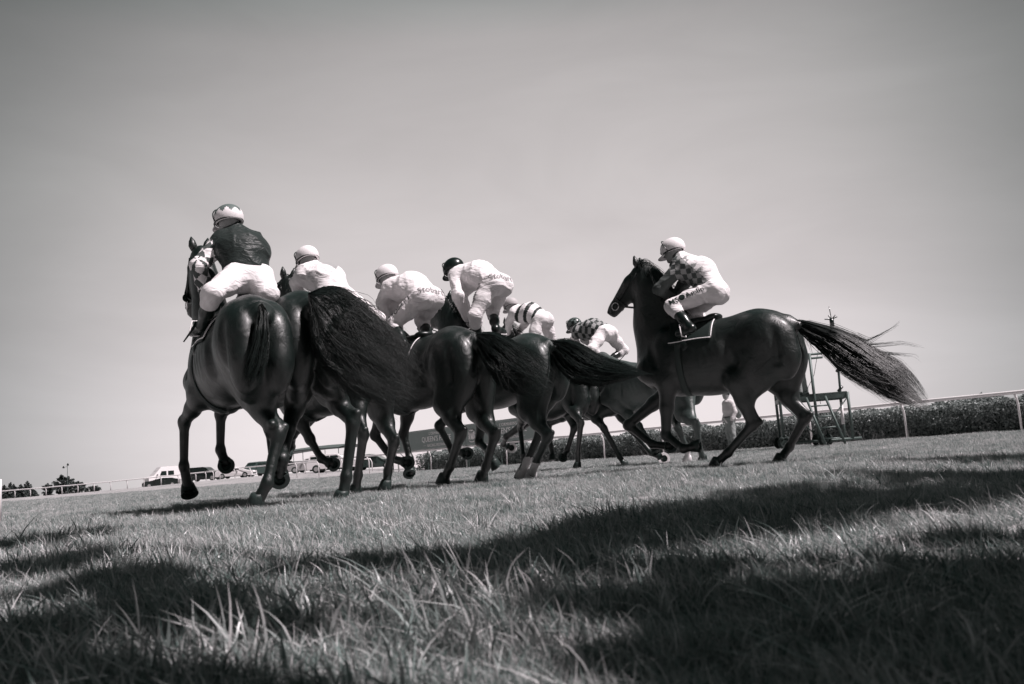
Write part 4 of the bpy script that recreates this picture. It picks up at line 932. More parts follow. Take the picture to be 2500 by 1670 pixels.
# far rail across the left distance, drawn from its posts
far = [(4,1197,1214),(64,1191,1208),(103,1188,1205),(146,1185,1202),(194,1181,1198),(241,1177,1194),(291,1173,1190),(336,1169,1186),(384,1165,1183),(432,1161,1179),(485,1158,1175)]
def far_pt(u, Y):
    P = W(u, 1214-.074*u, Y); return np.array([P[0], P[1], float(gz(P[0], P[1]))])
fa, fb = far_pt(-40, 96), far_pt(520, 88)
rail_section(fa, fb, 14, 'distant white rail crossing the far left of the course in front of trees and van', h=.85, r=.05, group='running rails round the course', post_r=.045)
fc = far_pt(500, 84); fd = far_pt(905, 62)
rail_section(fc, fd, 9, 'distant white rail passing in front of the parked cars', h=.85, r=.045, group='running rails round the course', post_r=.035)
# white marker post at the left edge
P = W(-2, 1253, 8.6); m = MB(); m.tube([(0,0,-.02),(0,0,.30),(0,0,.40)], .022, 10); o = m.build('marker_post', M_paint, None, True); o.location = (P[0], P[1], 0)
tag(o, 'short white marker post at the left edge of the grass', 'post')
# ------------------------------------------------------------------ banner on the rail
def banner(t0, t1, label, words=True):
    p0 = rail_at(t0)+RN_*.07; p1 = rail_at(t1)+RN_*.07; L = np.linalg.norm(p1-p0); H = .86; z0 = 1.0
    rt = empty('sponsor_banner', tuple(p0), math.atan2(RDIR[1], RDIR[0]), label, 'banner', 'sponsor banners on the rail')
    m = MB(); m.box((L/2, 0, z0+H/2), (L, .03, H)); m.build('panel', M_banner, rt)
    for z in (z0-.02, z0+H+.02):
        m = MB(); m.tube([(0,0,z),(L,0,z)], .018, 6); m.build('frame_bar', M_metal, rt)
    for xx in (.04, L*.5, L-.04):
        m = MB(); m.tube([(xx,.05,0),(xx,.05,z0+H)], .022, 6); m.build('strut', M_metal, rt)
    for a, b in ((L*.08, L*.35), (L*.62, L*.35)):
        m = MB(); m.tube([(a,.10,z0),(b,.10,.02)], .018, 6); m.build('brace', M_metal, rt)
    def word(txt, x, z, size, sp=1.0):
        cu = bpy.data.curves.new('lettering', 'FONT'); cu.body = txt; cu.size = size; cu.align_x = 'CENTER'; cu.align_y = 'CENTER'; cu.extrude = .004; cu.space_character = sp; cu.resolution_u = 3
        to = bpy.data.objects.new('lettering', cu); scn.collection.objects.link(to); bpy.context.view_layer.update()
        me = bpy.data.meshes.new_from_object(to.evaluated_get(bpy.context.evaluated_depsgraph_get())); bpy.data.objects.remove(to)
        me.materials.clear(); me.materials.append(M_paint2); o = bpy.data.objects.new('lettering', me); scn.collection.objects.link(o); o.parent = rt
        o.location = (x, -.021, z); o.rotation_euler = (math.pi/2, 0, 0)
    cx = L*.64
    word("L'ORMARINS", cx, z0+H*.80, .19, 1.12); word("QUEEN'S PLATE", cx, z0+H*.50, .34, 1.02); word('RACING FESTIVAL', cx, z0+H*.17, .18, 1.05)
    m = MB(); m.box((cx-.98, -.02, z0+H*.19), (.22, .006, .012)); m.box((cx+.98, -.02, z0+H*.19), (.22, .006, .012)); m.build('rule', M_paint2, rt)
    # crest: a shield between two curled supporters under a crown
    m = MB(); x0 = L*.10; zc = z0+H*.5
    def poly(pts):
        V = [(x0+a, -.020, zc+b) for a, b in pts]+[(x0+a, -.012, zc+b) for a, b in pts]; n = len(pts)
        m.add(V, [tuple(range(n))[::-1], tuple(range(n, 2*n))]+[(i, (i+1)%n, n+(i+1)%n, n+i) for i in range(n)])
    poly([(-.10,.10),(0,.13),(.10,.10),(.11,-.05),(.07,-.16),(0,-.23),(-.07,-.16),(-.11,-.05)][::-1])
    for sgn in (-1, 1):
        m.tube([(x0+sgn*.13,-.018,zc-.20),(x0+sgn*.19,-.018,zc-.08),(x0+sgn*.14,-.018,zc+.03),(x0+sgn*.20,-.018,zc+.12),(x0+sgn*.16,-.018,zc+.21),(x0+sgn*.10,-.018,zc+.17)], [.03,.045,.035,.04,.04,.02], 6)
        m.tube([(x0+sgn*.15,-.018,zc-.02),(x0+sgn*.25,-.018,zc+.04),(x0+sgn*.23,-.018,zc+.13)], [.02,.02,.015], 6)
        m.tube([(x0+sgn*.17,-.018,zc-.12),(x0+sgn*.25,-.018,zc-.16),(x0+sgn*.22,-.018,zc-.25)], [.022,.018,.012], 6)
    poly([(-.09,.16),(-.11,.27),(-.05,.21),(0,.30),(.05,.21),(.11,.27),(.09,.16)])
    m.tube([(x0-.2,-.018,zc-.27),(x0-.08,-.018,zc-.31),(x0+.08,-.018,zc-.31),(x0+.2,-.018,zc-.27)], .022, 6)
    m.build('crest', M_paint2, rt, True)
M_banner = mat('banner vinyl', .31, .6, .3, var=.04, scale=4, teal=.35); M_paint2 = mat('pale banner lettering', .95, .5, .3)
def t_at(u):
    best = min((abs(px(rail_at(t))[0]-u), t) for t in np.arange(-3, RLEN+3, .05)); return best[1]
tA, tB, tC = t_at(962), t_at(1145), t_at(1318)
banner(tA, tB-.02, 'left of the two grey sponsor banners fixed along the rail')
banner(tB+.02, tC, 'right-hand grey sponsor banner on the rail, mostly hidden by horse legs')
# ------------------------------------------------------------------ hedge
def leafmat(name, a, v=.5, t=.5):
    if name in MATS: return MATS[name]
    m = bpy.data.materials.new(name); m.use_nodes = True; n = m.node_tree.nodes; l = m.node_tree.links; b = n['Principled BSDF']; b.inputs['Roughness'].default_value = .5
    ge = n.new('ShaderNodeNewGeometry'); r = n.new('ShaderNodeValToRGB'); r.color_ramp.elements[0].color = tone(a*(1-v), t); r.color_ramp.elements[1].color = tone(a*(1+v*1.6), t*.6)
    l.new(ge.outputs['Random Per Island'], r.inputs[0]); l.new(r.outputs[0], b.inputs['Base Color'])
    tr = n.new('ShaderNodeBsdfTranslucent'); l.new(r.outputs[0], tr.inputs['Color']); mx = n.new('ShaderNodeMixShader'); mx.inputs[0].default_value = .25
    l.new(b.outputs[0], mx.inputs[1]); l.new(tr.outputs[0], mx.inputs[2]); l.new(mx.outputs[0], n['Material Output'].inputs['Surface']); MATS[name] = m; return m
M_leaf = leafmat('hedge leaves', .24, .6, .4); M_twig = mat('dark twigs', .04, .9, .1, teal=.7); M_dry = leafmat('dry grass stems', .20, .4, .2); M_leaf2 = leafmat('far tree leaves', .05, .5, .7)
def leaves(C_, size, rg, flat=0):
    n = len(C_); d = rg.normal(size=(n, 3)); d /= np.linalg.norm(d, axis=1)[:, None]; e = rg.normal(size=(n, 3)); e -= d*(e*d).sum(1)[:, None]; e /= np.linalg.norm(e, axis=1)[:, None]
    s = size*rg.uniform(.5, 1.3, n)[:, None]; V = np.stack([C_-d*s, C_+e*s*.5, C_+d*s, C_-e*s*.5], 1).reshape(-1, 3)
    return V, np.arange(4*n).reshape(n, 4)
rg = np.random.default_rng(3); tH0, tH1 = t_at(1000), RLEN+9
NH = 170000
t = tH0+(tH1-tH0)*rg.random(NH)**.85; wdt = .85
a = rg.uniform(-.35, math.pi+.35, NH); rr = 1-np.abs(rg.normal(0, .10, NH)); lump = 1+.10*np.sin(t*1.9+a*2)*np.sin(t*.7)+.06*np.sin(t*5.3+a*5)+.05*np.sin(t*11)
hx = -np.cos(a)*wdt*rr*lump; hz = np.clip(np.sin(a), -.02, 1)**.55*np.sign(np.sin(a)+.03)*.88*rr*lump
fl_ = rg.random(NH) < .30; hz = np.where(fl_, rg.uniform(.02, .80, NH), hz); hx = np.where(fl_, -wdt*(1+rg.normal(0, .05, NH)), hx)
base = RA[None]+RDIR[None]*t[:, None]-RN_[None]*1.25+RN_[None]*(-hx)[:, None]*1.0
PH = base.copy(); PH[:, 2] = gz(PH[:, 0], PH[:, 1])+np.abs(hz)+.01
he = empty('hedge', tuple(rail_at(tH0)-RN_*1.25), 0, 'clipped dark hedge running behind the white rail', 'hedge'); ho = np.array(he.location)
V, Fq = leaves(PH-ho, .045, rg); new_mesh('foliage', V, Fq, M_leaf, he, False)
m = MB(); R3 = np.stack([RDIR, -RN_, np.array([0,0,1.])], 1)
for k in range(14):
    tt = tH0+.3+(tH1-tH0-.4)*(k+.5)/14; p = rail_at(tt)-RN_*1.25-ho; m.box(p+np.array([0,0,.36]), ((tH1-tH0)/14-.02, 1.15, .70), R3)
m.build('inner_twigs', M_twig, he)
# dry stems in front of the hedge foot
NS = 2600; t = tH0+(tH1-tH0)*rg.random(NS); cl = rg.random(NS); off = rg.uniform(-.15, .45, NS); V = []; Fs = []
for i in range(NS):
    if math.sin(t[i]*2.1)+math.sin(t[i]*.9) < .2*cl[i]: continue
    p = rail_at(t[i])-RN_*(.35-off[i]*.6); h = rg.uniform(.12, .50); ln = rg.normal(0, .5, 2)*h; b = len(V); w = .006
    for k in range(5):
        q = k/4; c = p+np.array([ln[0]*q**1.6, ln[1]*q**1.6, h*(q-.25*q*q)]); V += [c+RDIR*w*(1-q*.8), c-RDIR*w*(1-q*.8)]
    for k in range(4): Fs.append((b+2*k, b+2*k+1, b+2*k+3, b+2*k+2))
tag(new_mesh('long_grass', V, np.array(Fs), M_dry, None, False), 'dry long grass stems along the foot of the hedge', kind='stuff')
# ------------------------------------------------------------------ trees
def tree(name, label, base, h, wid, group=None, conifer=False, n=5000, leaf=.12, seed=1, trunk=.12, mat_=None, cb=.12, gaps=.25, cf=.34):
    rg = np.random.default_rng(seed); rt = empty(name, tuple(base), 0, label, 'tree', group)
    m = MB(); lean = rg.normal(0, .04, 2)*h; top = np.array([lean[0], lean[1], h*.93])
    m.tube([(0,0,-.2), top*.3, top*.6, top], [trunk, trunk*.8, trunk*.5, trunk*.12], 8); limbs = []
    nl = 26 if conifer else 16
    for k in range(nl):
        f = cb+.05+(.93-cb)*(k+rg.random()*.6)/nl; a = k*2.4+rg.random(); p = top*f; R_ = wid*((1-f)**.8+.08 if conifer else (math.sin(math.pi*min(1, (f-cb+.12)/(1.12-cb)))**.6))
        e = p+np.array([math.cos(a)*R_, math.sin(a)*R_, R_*(.05 if conifer else .35)]); limbs.append((p, e)); m.tube([p, (p+e)/2+np.array([0,0,-.03*h*.2]), e], [trunk*.35, trunk*.22, trunk*.06], 5)
    m.build('trunk', M_bark, rt, True); Cc = []
    per = n//nl
    for p, e in limbs:
        nc = 3
        for c in range(nc):
            if rg.random() < gaps*.6: continue
            q = p+(e-p)*(.35+.30*c+rg.normal(0, .05)); r = np.linalg.norm(e-p)*(.30 if conifer else cf)+.05*h*.3
            x = rg.normal(size=(per//nc, 3)); x /= np.linalg.norm(x, axis=1)[:, None]; x *= (rg.random((per//nc, 1))**.45)*r; x[:, 2] *= .6
            Cc.append(q+x)
    Cc.append(top+rg.normal(0, .02*h, (per, 3))*np.array([.6,.6,1.2])); Cc = np.concatenate(Cc)
    V, Fq = leaves(Cc, leaf, rg); new_mesh('crown', V, Fq, mat_ or M_leaf2, rt, False); return rt
M_bark = mat('bark', .05, .9, .2, var=.4, bump=.5, teal=.5)
def gp(u, Y):
    P = W(u, 1214-.074*u, Y); return np.array([P[0], P[1], float(gz(P[0], P[1]))])
for i, (u, hgt, Y, w_) in enumerate([(10,2.3,128,1.0),(24,2.6,126,1.1),(37,2.3,127,1.1),(50,2.2,125,1.0),(64,2.6,127,1.2),(80,1.5,124,.8)]):
    b = gp(u, Y); b[2] = -.35
    tree('conifer', ['pointed dark conifer, leftmost of the row behind the far rail','tall dark conifer second from the left in the far row','dark conifer third from the left in the far row','lower dark conifer fourth in the far row','bushy dark conifer at the right end of the dense far row','small dark conifer just right of the far row'][i], b, hgt, w_, 'conifers behind the far rail', True, 1800, .12, 20+i, .10, cb=.02, gaps=0)
for i, (u, hgt, Y, w_, lb) in enumerate([(119,2.0,126,.7,'narrow dark bush with a spike, left of the far tree cluster'),(152,3.1,125,1.0,'tallest dark tree of the far cluster by the light mast'),(168,2.8,127,.8,'ragged dark tree right beside the tallest far one'),(190,2.0,124,.9,'low dark tree at the right end of the far cluster'),(226,1.1,122,.8,'small grey shrub alone on the far ridge')]):
    b = gp(u, Y); b[2] = -.35; tree('far_tree', lb, b, hgt, w_, 'trees of the far cluster', False, 2200, .15, 40+i, .10, cb=.02, gaps=.5 if i else .2)
# unseen trees added off-frame right, crowns shaped to cast the near shadows
M_leafn = leafmat('shade tree leaves', .09)
def shade_tree(label, tx, ty, blobs, seed, z0):
    """unseen tree added outside the frame to cast shade: trunk, limbs to every leafy mass, leaves; masses are placed where their shade falls"""
    rg = np.random.default_rng(seed); rt = empty('added_shade_tree', (tx, ty, 0), 0, label, 'tree', 'unseen trees added to shade the near grass'); m = MB(); Cc = []; sd_ = np.array(sund)
    m.tube([(0,0,-.2),(.05,.02,1.4),(.0,.1,2.8),(.1,.0,4.2)], [.26,.20,.17,.12], 10)
    for u, v, hw_, hh in blobs:
        u_, v_ = u*2.4414, v*2.4414; hz = 1214-.074*u_; d = .195*FPX/(v_-hz); rx = d/FPX*hw_*2.44; ry = max(.08, d*d/(.195*FPX)*hh*2.44); z = z0+rg.uniform(-.4, .4)
        sx = W(u_, v_, d)[0]; c = np.array([sx, d, 0])+sd_*(z/sd_[2])-np.array([tx, ty, 0]); m.tube([(0,.02,2.6), c*.45+np.array([0,0,1.8]), c], [.09,.05,.02], 6)
        k = int(1500*rx*ry*(.7+.5*rg.random()))+160; x = rg.normal(size=(k, 3)); x /= np.linalg.norm(x, axis=1)[:, None]; x *= (rg.random((k, 1))**.42)*np.array([rx, ry, .35]); Cc.append(c+x)
    m.build('trunk', M_bark, rt, True); V, Fq = leaves(np.concatenate(Cc), .085, rg); new_mesh('crown', V, Fq, M_leafn, rt, False); return rt
M_leafn = leafmat('shade tree leaves', .09)
shade_tree('unseen leafy tree added outside the right edge, crown shaped to shade a band of grass', 7.2, 3.4, [(1040,455,60,15),(1010,472,60,17),(940,470,60,16),(880,484,60,17),(810,492,60,17),(740,502,55,17),(680,513,55,18),(620,523,55,18),(560,533,50,16),(500,541,46,14),(440,547,44,12),(385,553,36,9),(330,557,30,6),(1090,470,60,22),(960,490,50,8),(1150,480,70,30),(720,520,50,7),(850,500,60,6)], 5, 5.4)
shade_tree('unseen leafy tree added beside the camera, crown shaped to shade the nearest grass', 4.6, -1.8, [(900,620,130,45),(990,600,70,50),(1010,660,90,60),(880,665,90,30),(790,640,50,26),(820,595,70,14),(730,588,55,10),(660,578,50,10),(960,560,80,12),(1060,560,60,30),(1000,522,60,7),(900,543,50,6),(650,553,40,6),(570,560,34,6),(1100,640,90,70),
  (10,541,44,10),(60,556,44,11),(105,572,38,12),(150,590,34,12),(188,608,28,10),(30,655,70,20),(120,672,60,14),(200,664,26,8),(-40,630,50,24)], 6, 4.9)
# ------------------------------------------------------------------ vehicles
M_glass = mat('car glass', .02, .08, .6, teal=.8); M_carw = mat('white car paint', .80, .25, .5, coat=.5); M_card = mat('black car paint', .012, .2, .6, coat=.6, teal=1); M_carg = mat('dark grey car paint', .05, .25, .6, coat=.6, teal=.8); M_cars = mat('silver car paint', .40, .3, .5, coat=.5, metal=.3)
M_lamp = mat('headlamp glass', .6, .1, .6)
def vehicle(name, label, u, Y, yaw, L, Wd, H, paint, kind='car', cat='car', zoff=0):
    b = gp(u, Y); b[2] += zoff; rt = empty(name, tuple(b), math.radians(yaw), label, cat, 'vehicles parked beyond the rail'); rt.scale = (.88, .88, .88)
    if kind == 'van': prof = [(0,.28),(0,.95),(.10,1.12),(.62,1.28),(1.25,1.95),(1.6,H),(L-.1,H),(L,H-.15),(L,.28)]; wins = [(1.40,2.25,1.25,1.80),(2.45,3.2,1.25,1.80)]; ws = ((.70,1.30),(1.22,1.90))
    elif kind == 'suv': prof = [(0,.35),(0,.85),(.12,1.0),(1.1,1.10),(1.75,H-.08),(2.1,H),(L-.35,H),(L-.08,1.05),(L,.95),(L,.35)]; wins = [(1.60,2.45,1.12,H-.18),(2.55,3.4,1.12,H-.18),(3.5,L-.35,1.12,H-.20)]; ws = ((1.16,1.12),(1.70,H-.13))
    else: prof = [(0,.25),(0,.62),(.2,.78),(1.2,.92),(1.95,H-.05),(2.4,H),(3.3,H-.04),(L-.5,.98),(L-.02,.88),(L,.28)]; wins = [(1.75,2.6,.93,H-.12),(2.7,3.45,.93,H-.14)]; ws = ((1.26,.95),(1.92,H-.09))
    m = MB(); n = len(prof); V = []
    for sy, ins in ((-.5,.06),(-.46,0),(.46,0),(.5,.06)):
        for x, z in prof:
            tuck = .13*max(0, (z-1.0)/(H-1.0+1e-6))*(Wd*.5); V.append((x, np.sign(sy)*(abs(sy)*Wd-tuck*.9), z-(.03 if abs(sy) == .5 and z > .6 else 0)))
    Fc = [tuple(range(n)), tuple(range(3*n, 4*n))[::-1]]
    for r in range(3):
        for k in range(n): Fc.append((r*n+k, (r+1)*n+k, (r+1)*n+(k+1)%n, r*n+(k+1)%n))
    m.add([(a-L/2, b_, c) for a, b_, c in V], Fc); body = m.build('body', paint, rt)
    def wy(z): return .5*Wd-.13*max(0, (z-1.0)/(H-1.0+1e-6))*(Wd*.5)*.9
    for sg in (-1, 1):
        for x0, x1, z0, z1 in wins:
            m = MB(); sl_ = .22 if x0 == wins[0][0] else 0; pts = [(x0, z0), (x1, z0), (x1, z1), (x0+sl_, z1)]
            o_ = .012; V = [(x-L/2, sg*(wy(z)+o_), z) for x, z in pts]+[(x-L/2, sg*(wy(z)-.03), z) for x, z in pts]
            m.add(V, [(0,1,2,3),(4,7,6,5),(0,4,5,1),(1,5,6,2),(2,6,7,3),(3,7,4,0)]); m.build('window', M_glass, rt)
        m = MB(); m.box((ws[0][0]+.35-L/2, sg*(Wd/2+.10), ws[0][1]+.05), (.12, .16, .16)); m.build('wing_mirror', paint if paint is not M_carw else M_card, rt)
        m = MB(); m.box((.05-L/2, sg*Wd*.36, .68), (.14, .30, .16)); m.build('headlight', M_lamp, rt)
    m = MB(); (xa, za), (xb, zb) = ws; ins = .10
    V = [(xa-L/2-.012, -(wy(za)-ins), za), (xa-L/2-.012, wy(za)-ins, za), (xb-L/2-.02, wy(zb)-ins, zb), (xb-L/2-.02, -(wy(zb)-ins), zb)]; V += [(x+.04, y, z-.03) for x, y, z in V]
    m.add(V, [(0,3,2,1),(4,5,6,7),(0,1,5,4),(1,2,6,5),(2,3,7,6),(3,0,4,7)]); m.build('windscreen', M_glass, rt)
    m = MB(); m.box((-L/2-.02, 0, .50), (.06, Wd*.6, .16)); m.build('grille', M_card, rt)
    m = MB(); m.box((0, 0, .30), (L*.9, Wd*.9, .20)); m.build('underside', M_card, rt)
    for x in (.82, L-.85):
        for sg in (-1, 1):
            r = .36 if kind != 'car' else .32; y0, y1 = sg*(Wd/2-.20), sg*(Wd/2+.015); m = MB(); c = x-L/2
            m.tube([(c, y0, r), (c, y1, r)], r, 20); wl_ = m.build('wheel', M_rubber, rt, False); m = MB(); m.tube([(c, y1-sg*.02, r), (c, y1+sg*.012, r)], r*.58, 14); m.build('rim', M_cars, wl_)
    return rt
vehicle('van', 'white high-roof panel van, tallest vehicle on the left', 408, 104, 40, 5.2, 1.95, 2.35, M_carw, 'van', 'van')
vehicle('parked_car', 'low black car partly in front of the white van', 396, 97, 12, 4.3, 1.75, 1.15, M_card, zoff=-.25)
vehicle('parked_suv', 'black estate car with big windows right of the white van', 500, 98, 172, 4.5, 1.85, 1.72, M_card, 'suv')
vehicle('parked_car', 'low white car left of the dark off-roader', 577, 94, 176, 4.4, 1.75, 1.32, M_carw)
vehicle('parked_suv', 'dark grey off-roader seen from the front beside the low white car', 626, 99, 60, 4.6, 1.85, 1.80, M_carg, 'suv')
vehicle('parked_car', 'dark car behind the hoof, near the cranked white posts', 702, 88, 172, 4.4, 1.75, 1.42, M_carg)
vehicle('parked_car', 'silver hatchback behind the three white posts', 752, 80, 10, 4.1, 1.7, 1.42, M_cars)
vehicle('parked_suv', 'white estate car under the long awning edge', 818, 72, 176, 4.6, 1.8, 1.66, M_carw, 'suv')
vehicle('parked_car', 'dark grey car seen between two horse legs in the middle distance', 915, 74, 172, 4.4, 1.75, 1.45, M_carg)
# long awning behind the cars
pa, pb = gp(690, 92), gp(862, 78); rt = empty('awning', tuple(pa), 0, 'long grey awning roof on thin posts behind the parked cars', 'awning'); m = MB(); d = pb-pa; dd = nv(d); nn = np.array([-dd[1], dd[0], 0])
V = []
for q in (0, .25, .5, .75, 1.0):
    for w_, z in ((-1.2,2.05),(0,2.30),(1.2,2.05)): V.append(d*q+nn*w_+np.array([0,0,z+.12*math.sin(q*math.pi)]))
V += [np.array(v)-np.array([0,0,.10]) for v in V]; Fc = []
for i in range(4):
    for j in range(2): Fc += [(i*3+j, (i+1)*3+j, (i+1)*3+j+1, i*3+j+1), (15+i*3+j, 15+i*3+j+1, 15+(i+1)*3+j+1, 15+(i+1)*3+j)]
    Fc += [(i*3, 15+i*3, 15+i*3+3, i*3+3), (i*3+2, i*3+5, 15+i*3+5, 15+i*3+2)]
m.add(V, Fc); m.build('roof', M_railg2 if 'M_railg2' in globals() else M_metal, rt)
for q in (0.02, .5, .98):
    for w_ in (-1.1, 1.1): m = MB(); b = d*q+nn*w_; m.tube([b, b+np.array([0,0,2.05])], .03, 6); m.build('post', M_metal, rt)
# flag pole mast far left with two lamps
b = gp(165, 124); rt = empty('light_mast', tuple(b), 0, 'thin mast with two small lamps above the far trees', 'light mast'); m = MB(); m.tube([(0,0,-.4),(0,0,3.9)], [.05,.03], 8); m.tube([(-.5,0,3.6),(0,0,3.75),(.2,0,3.9)], .02, 6); m.build('pole', M_metal, rt)
for x, z in ((-.5,3.65),(.1,3.98)):
    m = MB(); m.tube([(x,-.1,z-.1),(x,0,z+.12)], [.15,.10], 10); m.build('lamp', M_card, rt, True)
# white marquee wall glimpsed past the hedge end
b = gp(1010, 66); rt = empty('marquee', tuple(b), math.radians(20), 'pale marquee wall glimpsed under the banner left of the hedge', 'marquee'); m = MB(); m.box((0,0,1.0), (3.4, 2.2, 1.9)); m.build('wall', M_paint, rt)
m = MB(); m.add([(-1.8,-1.2,1.9),(1.8,-1.2,1.9),(1.8,1.2,1.9),(-1.8,1.2,1.9),(-1.2,0,2.5),(1.2,0,2.5)], [(0,1,5,4),(2,3,4,5),(1,2,5),(3,0,4),(3,2,1,0)]); m.build('roof', M_paint, rt)
# ------------------------------------------------------------------ mobile camera stand
Y0 = 20.5
def G2(u, Yd): P = W(u, 1214-.074*u, Yd); return np.array([P[0], P[1], 0])
B = G2(1990, Y0); rt = empty('camera_stand', tuple(B), math.radians(-12), 'wheeled tubular camera platform standing before the hedge behind the flying tail', 'platform')
zt = 1.16; hw, hd_ = .72, .55; zr = 2.06
m = MB()
for k in range(9):
    m.box((-hw+(k+.5)*2*hw/9, 0, zt), (2*hw/9-.012, 2*hd_, .04))
m.build('deck', M_wood, rt)
m = MB(); 
for y in (-hd_, hd_): m.box((0, y, zt-.07), (2*hw, .05, .09))
for x in (-hw, hw): m.box((x, 0, zt-.07), (.05, 2*hd_-.06, .09))
m.build('deck_frame', M_metal, rt)
for x in (-hw, .02, hw):
    for y in ((-hd_-.03, hd_+.03) if x != .02 else (-hd_-.03,)):
        m = MB(); m.tube([(x, y, .12), (x, y, zr if x < hw else zt)], .032, 10); m.build('upright', M_metal, rt, True)
m = MB(); yy = hd_+.03; m.tube([(.02,-yy,zr),(-hw,-yy,zr),(-hw,yy,zr),(hw*.6,yy,zr)], .026, 8); m.tube([(-hw,-yy,zr),(hw*.4,-yy,zr-.01)], .026, 8); m.build('guard_rail', M_metal, rt, True)
m = MB(); m.tube([(-hw,-yy,.14),(hw*1.25,-yy,.14)], .03, 8); m.tube([(-hw,yy,.14),(hw*1.25,yy,.14)], .03, 8); m.tube([(-hw,-yy,.14),(-hw,yy,.14)], .03, 8); m.tube([(hw,-yy,.14),(hw,yy,.14)], .03, 8); m.build('chassis', M_metal, rt, True)
m = MB(); m.tube([(.04,-yy,.25),(hw,-yy,zt-.1)], .014, 6); m.tube([(-hw,-yy,zt-.1),(-.02,-yy,.25)], .014, 6); m.build('cross_brace', M_metal, rt, True)
la = MB(); 
for x in (-.16, .24): la.tube([(x, -yy-.05, zt-.06), (x+.26, -yy-.38, .04)], .028, 8)
for k in range(4):
    q = .18+.22*k; la.tube([(-.16+.26*q, -yy-.05-.33*q, (zt-.06)*(1-q)), (.24+.26*q, -yy-.05-.33*q, (zt-.06)*(1-q))], .018, 6)
la.build('ladder', M_metal, rt, True)
for x, y in ((.14,-yy-.14),(.14,yy+.1),(-hw,-yy-.12),(-hw,yy+.1)):
    m = MB(); pts = [(x+math.cos(a_)*.105, y, .155+math.sin(a_)*.105) for a_ in np.linspace(0, 2*math.pi, 21)]; m.tube(pts, .05, 10, False); w = m.build('wheel', M_rubber, rt, True)
    m = MB(); m.tube([(x,y-.03,.155),(x,y+.03,.155)], .06, 12); m.build('rim', M_metal, w)
m = MB(); m.tube([(-.3,-yy-.02,zt-.05),(-.29,-yy-.03,zt-.30),(-.33,-yy-.02,zt-.33)], .006, 5); m.tube([(.12,-yy-.02,zt-.05),(.13,-yy-.05,zt-.22)], .006, 5); m.tube([(-.55,0,zt+.05),(-.1,-.2,zt+.10),(.1,-.3,zt+.45),(.25,-.3,zt+1.0)], .006, 5); m.build('cable', M_rubber, rt, True)
# thin mast beside the stand
b = G2(2068, Y0-.2); rt = empty('aerial_mast', tuple(b), math.radians(-10), 'thin leaning aerial mast with a spiky head beside the camera platform', 'mast'); top = rt.location
Pt = [W(u, v, Y0-.2)-b for u, v in ((2064,1088),(2058,1030),(2051,950),(2044,870),(2033,800),(2030,780))]
Rz = np.array([[math.cos(math.radians(10)),-math.sin(math.radians(10)),0],[math.sin(math.radians(10)),math.cos(math.radians(10)),0],[0,0,1]])
Pt = [Rz @ p for p in Pt]; Pt[0][2] = -.02
m = MB(); m.tube(Pt, [.03,.028,.026,.026,.024,.02], 8); m.build('pole', M_metal, rt, True)
m = MB(); m.tube([Pt[1]*.9+Pt[0]*.1, Pt[1]*.4+Pt[2]*.6], .034, 8); m.build('white_sleeve', M_paint, rt, True)
m = MB()
for p in (Pt[2], Pt[3]*.6+Pt[2]*.4, Pt[3]): m.tube([p-np.array([.05,.02,.05]), p+np.array([.05,.0,.06])], .035, 6)
m.build('clamp', M_card, rt, True)
m = MB(); t_ = Pt[-1]; m.tube([t_-np.array([0,0,.16]), t_+np.array([0,0,.02])], .05, 8); m.tube([t_, t_+np.array([-.02,0,.30])], .010, 5)
for dx, dz in ((.13,.05),(-.15,.02),(.10,.10),(-.06,.10)): m.tube([t_, t_+np.array([dx,0,dz])], .012, 5)
m.build('aerial_head', M_card, rt, True)
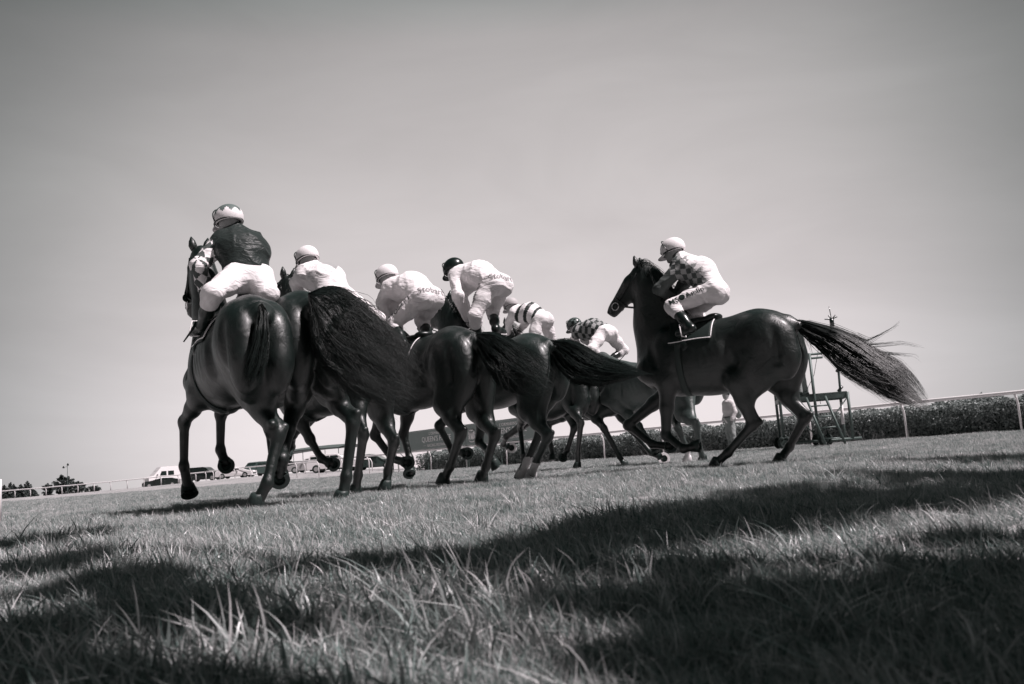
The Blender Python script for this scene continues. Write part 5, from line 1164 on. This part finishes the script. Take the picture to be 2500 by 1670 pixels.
# ------------------------------------------------------------------ standing people
M_khaki = cloth_mat('khaki trousers', .30, .2); M_shirt = cloth_mat('pale shirt', .62); M_dtrs = cloth_mat('dark trousers', .03, .8); M_hairp = mat('dark human hair', .02, .7, .3, teal=1)
def stander(label, pos, rz, shirt, trs, h=1.76, arm=0, bag=False, stance=.11):
    rt = empty('person', tuple(pos), rz, label, 'person', 'people standing by the rail'); k = h/1.76; Z = lambda x, y, z: np.array([x, y, z])*k
    pel, nb, hd = Z(0,0,.96), Z(.01,0,1.46), Z(.04,0,1.64); hp, R = head_prims(hd, nv((1,0,-.08)), nv((.08,0,1)), 1.0)
    torso = [C(Z(0,.0,1.0), Z(0,0,1.18), .12, .12, 1.25, .05), C(Z(0,0,1.18), Z(-.01,0,1.36), .13, .13, 1.35, .05), C(Z(-.01,.12,1.40), Z(-.01,-.12,1.40), .065, .065, 1, .05)]
    pelv = [E(pel, (.125,.165,.12), k=.05)]; arms = []; legs = []; feet = []; hands = []
    for q in (1, -1):
        sh = Z(-.01,.175*q,1.39); el = Z(-.05+.04*arm,.235*q,1.12); ha = Z(.05+.2*arm,.22*q,.90+.18*arm)
        arms += [C(sh, el, .055, .044, 1, .04), C(el, ha, .043, .032, 1, .03)]; hands += hand_prims(ha, nv(ha-el), (1,0,0) if not arm else (0,0,1), 1.0, False)
        hip = Z(0,.085*q,.92); kn = Z(.03*q,stance*q,.50); an = Z(-.04+.04*q,(stance+.01)*q,.09)
        legs += [C(hip, kn, .088, .062, 1, .05), C(kn, an, .058, .042, 1, .03)]; feet += [C(an+Z(-.03,0,-.045), an+Z(.16,.02*q,-.055), .038, .032, 1, .03)]
    sdf_mesh('body', torso+pelv+arms+legs+feet+hands+[C(nb-Z(0,0,.03), hd-Z(0,0,.07), .055, .05)]+hp, .014, M_skin, rt)
    sdf_mesh('shirt', torso+[C(Z(-.01,.175*q,1.39), Z(-.05+.04*arm,.235*q,1.12), .055, .05, 1, .04) for q in (1,-1)]+[C(Z(-.05+.04*arm,.235*q,1.12), Z(.05+.2*arm,.22*q,.92+.18*arm), .05, .04, 1, .03) for q in (1,-1)]+[C(Z(0,0,1.0), Z(0,0,.94), .12, .125, 1.25, .04)], .013, shirt, rt, off=.018, wrinkle=.004)
    sdf_mesh('trousers', pelv+legs, .013, trs, rt, off=.024, wrinkle=.004)
    for q in (1, -1): sdf_mesh('shoe', [feet[(1-q)//2]], .012, M_boot, rt, off=.012)
    m = MB(); m.tube([Z(math.cos(a_)*.148, math.sin(a_)*.185, .995) for a_ in np.linspace(0, 6.283, 25)], .018, 6, False); m.build('belt', M_boot, rt, True)
    sdf_mesh('hair', [E(hd+R[:,2]*.035-R[:,0]*.015, (.105,.086,.105), R)], .012, M_hairp, rt, off=.006, cut=lambda X, Y, Z_: (hd[2]-.0+.35*(X-hd[0]))-Z_)
    if bag: sdf_mesh('shoulder_bag', [E(Z(-.18,.2,1.12), (.10,.12,.19), k=.03), C(Z(-.15,.15,1.3), Z(0,.1,1.42), .02, .02)], .014, M_khaki, rt)
    return rt
b = gp(1787, 25.5); stander('person in pale shirt with a shoulder bag, seen under the right-hand horse', b, math.radians(200), M_shirt, M_khaki, 1.72, bag=True, stance=.13)
b = gp(1262, 38.5); stander('person in a light top and dark trousers beyond the rail, seen between horse legs', b, math.radians(160), M_khaki, M_dtrs, 1.70)
b = np.array(bpy.data.objects['camera_stand'].location)+np.array([-.17, .10, zt+.02]); stander('person on the camera platform in light trousers, mostly hidden by the horse', b, math.radians(150), M_shirt, M_khaki, 1.74, arm=1)
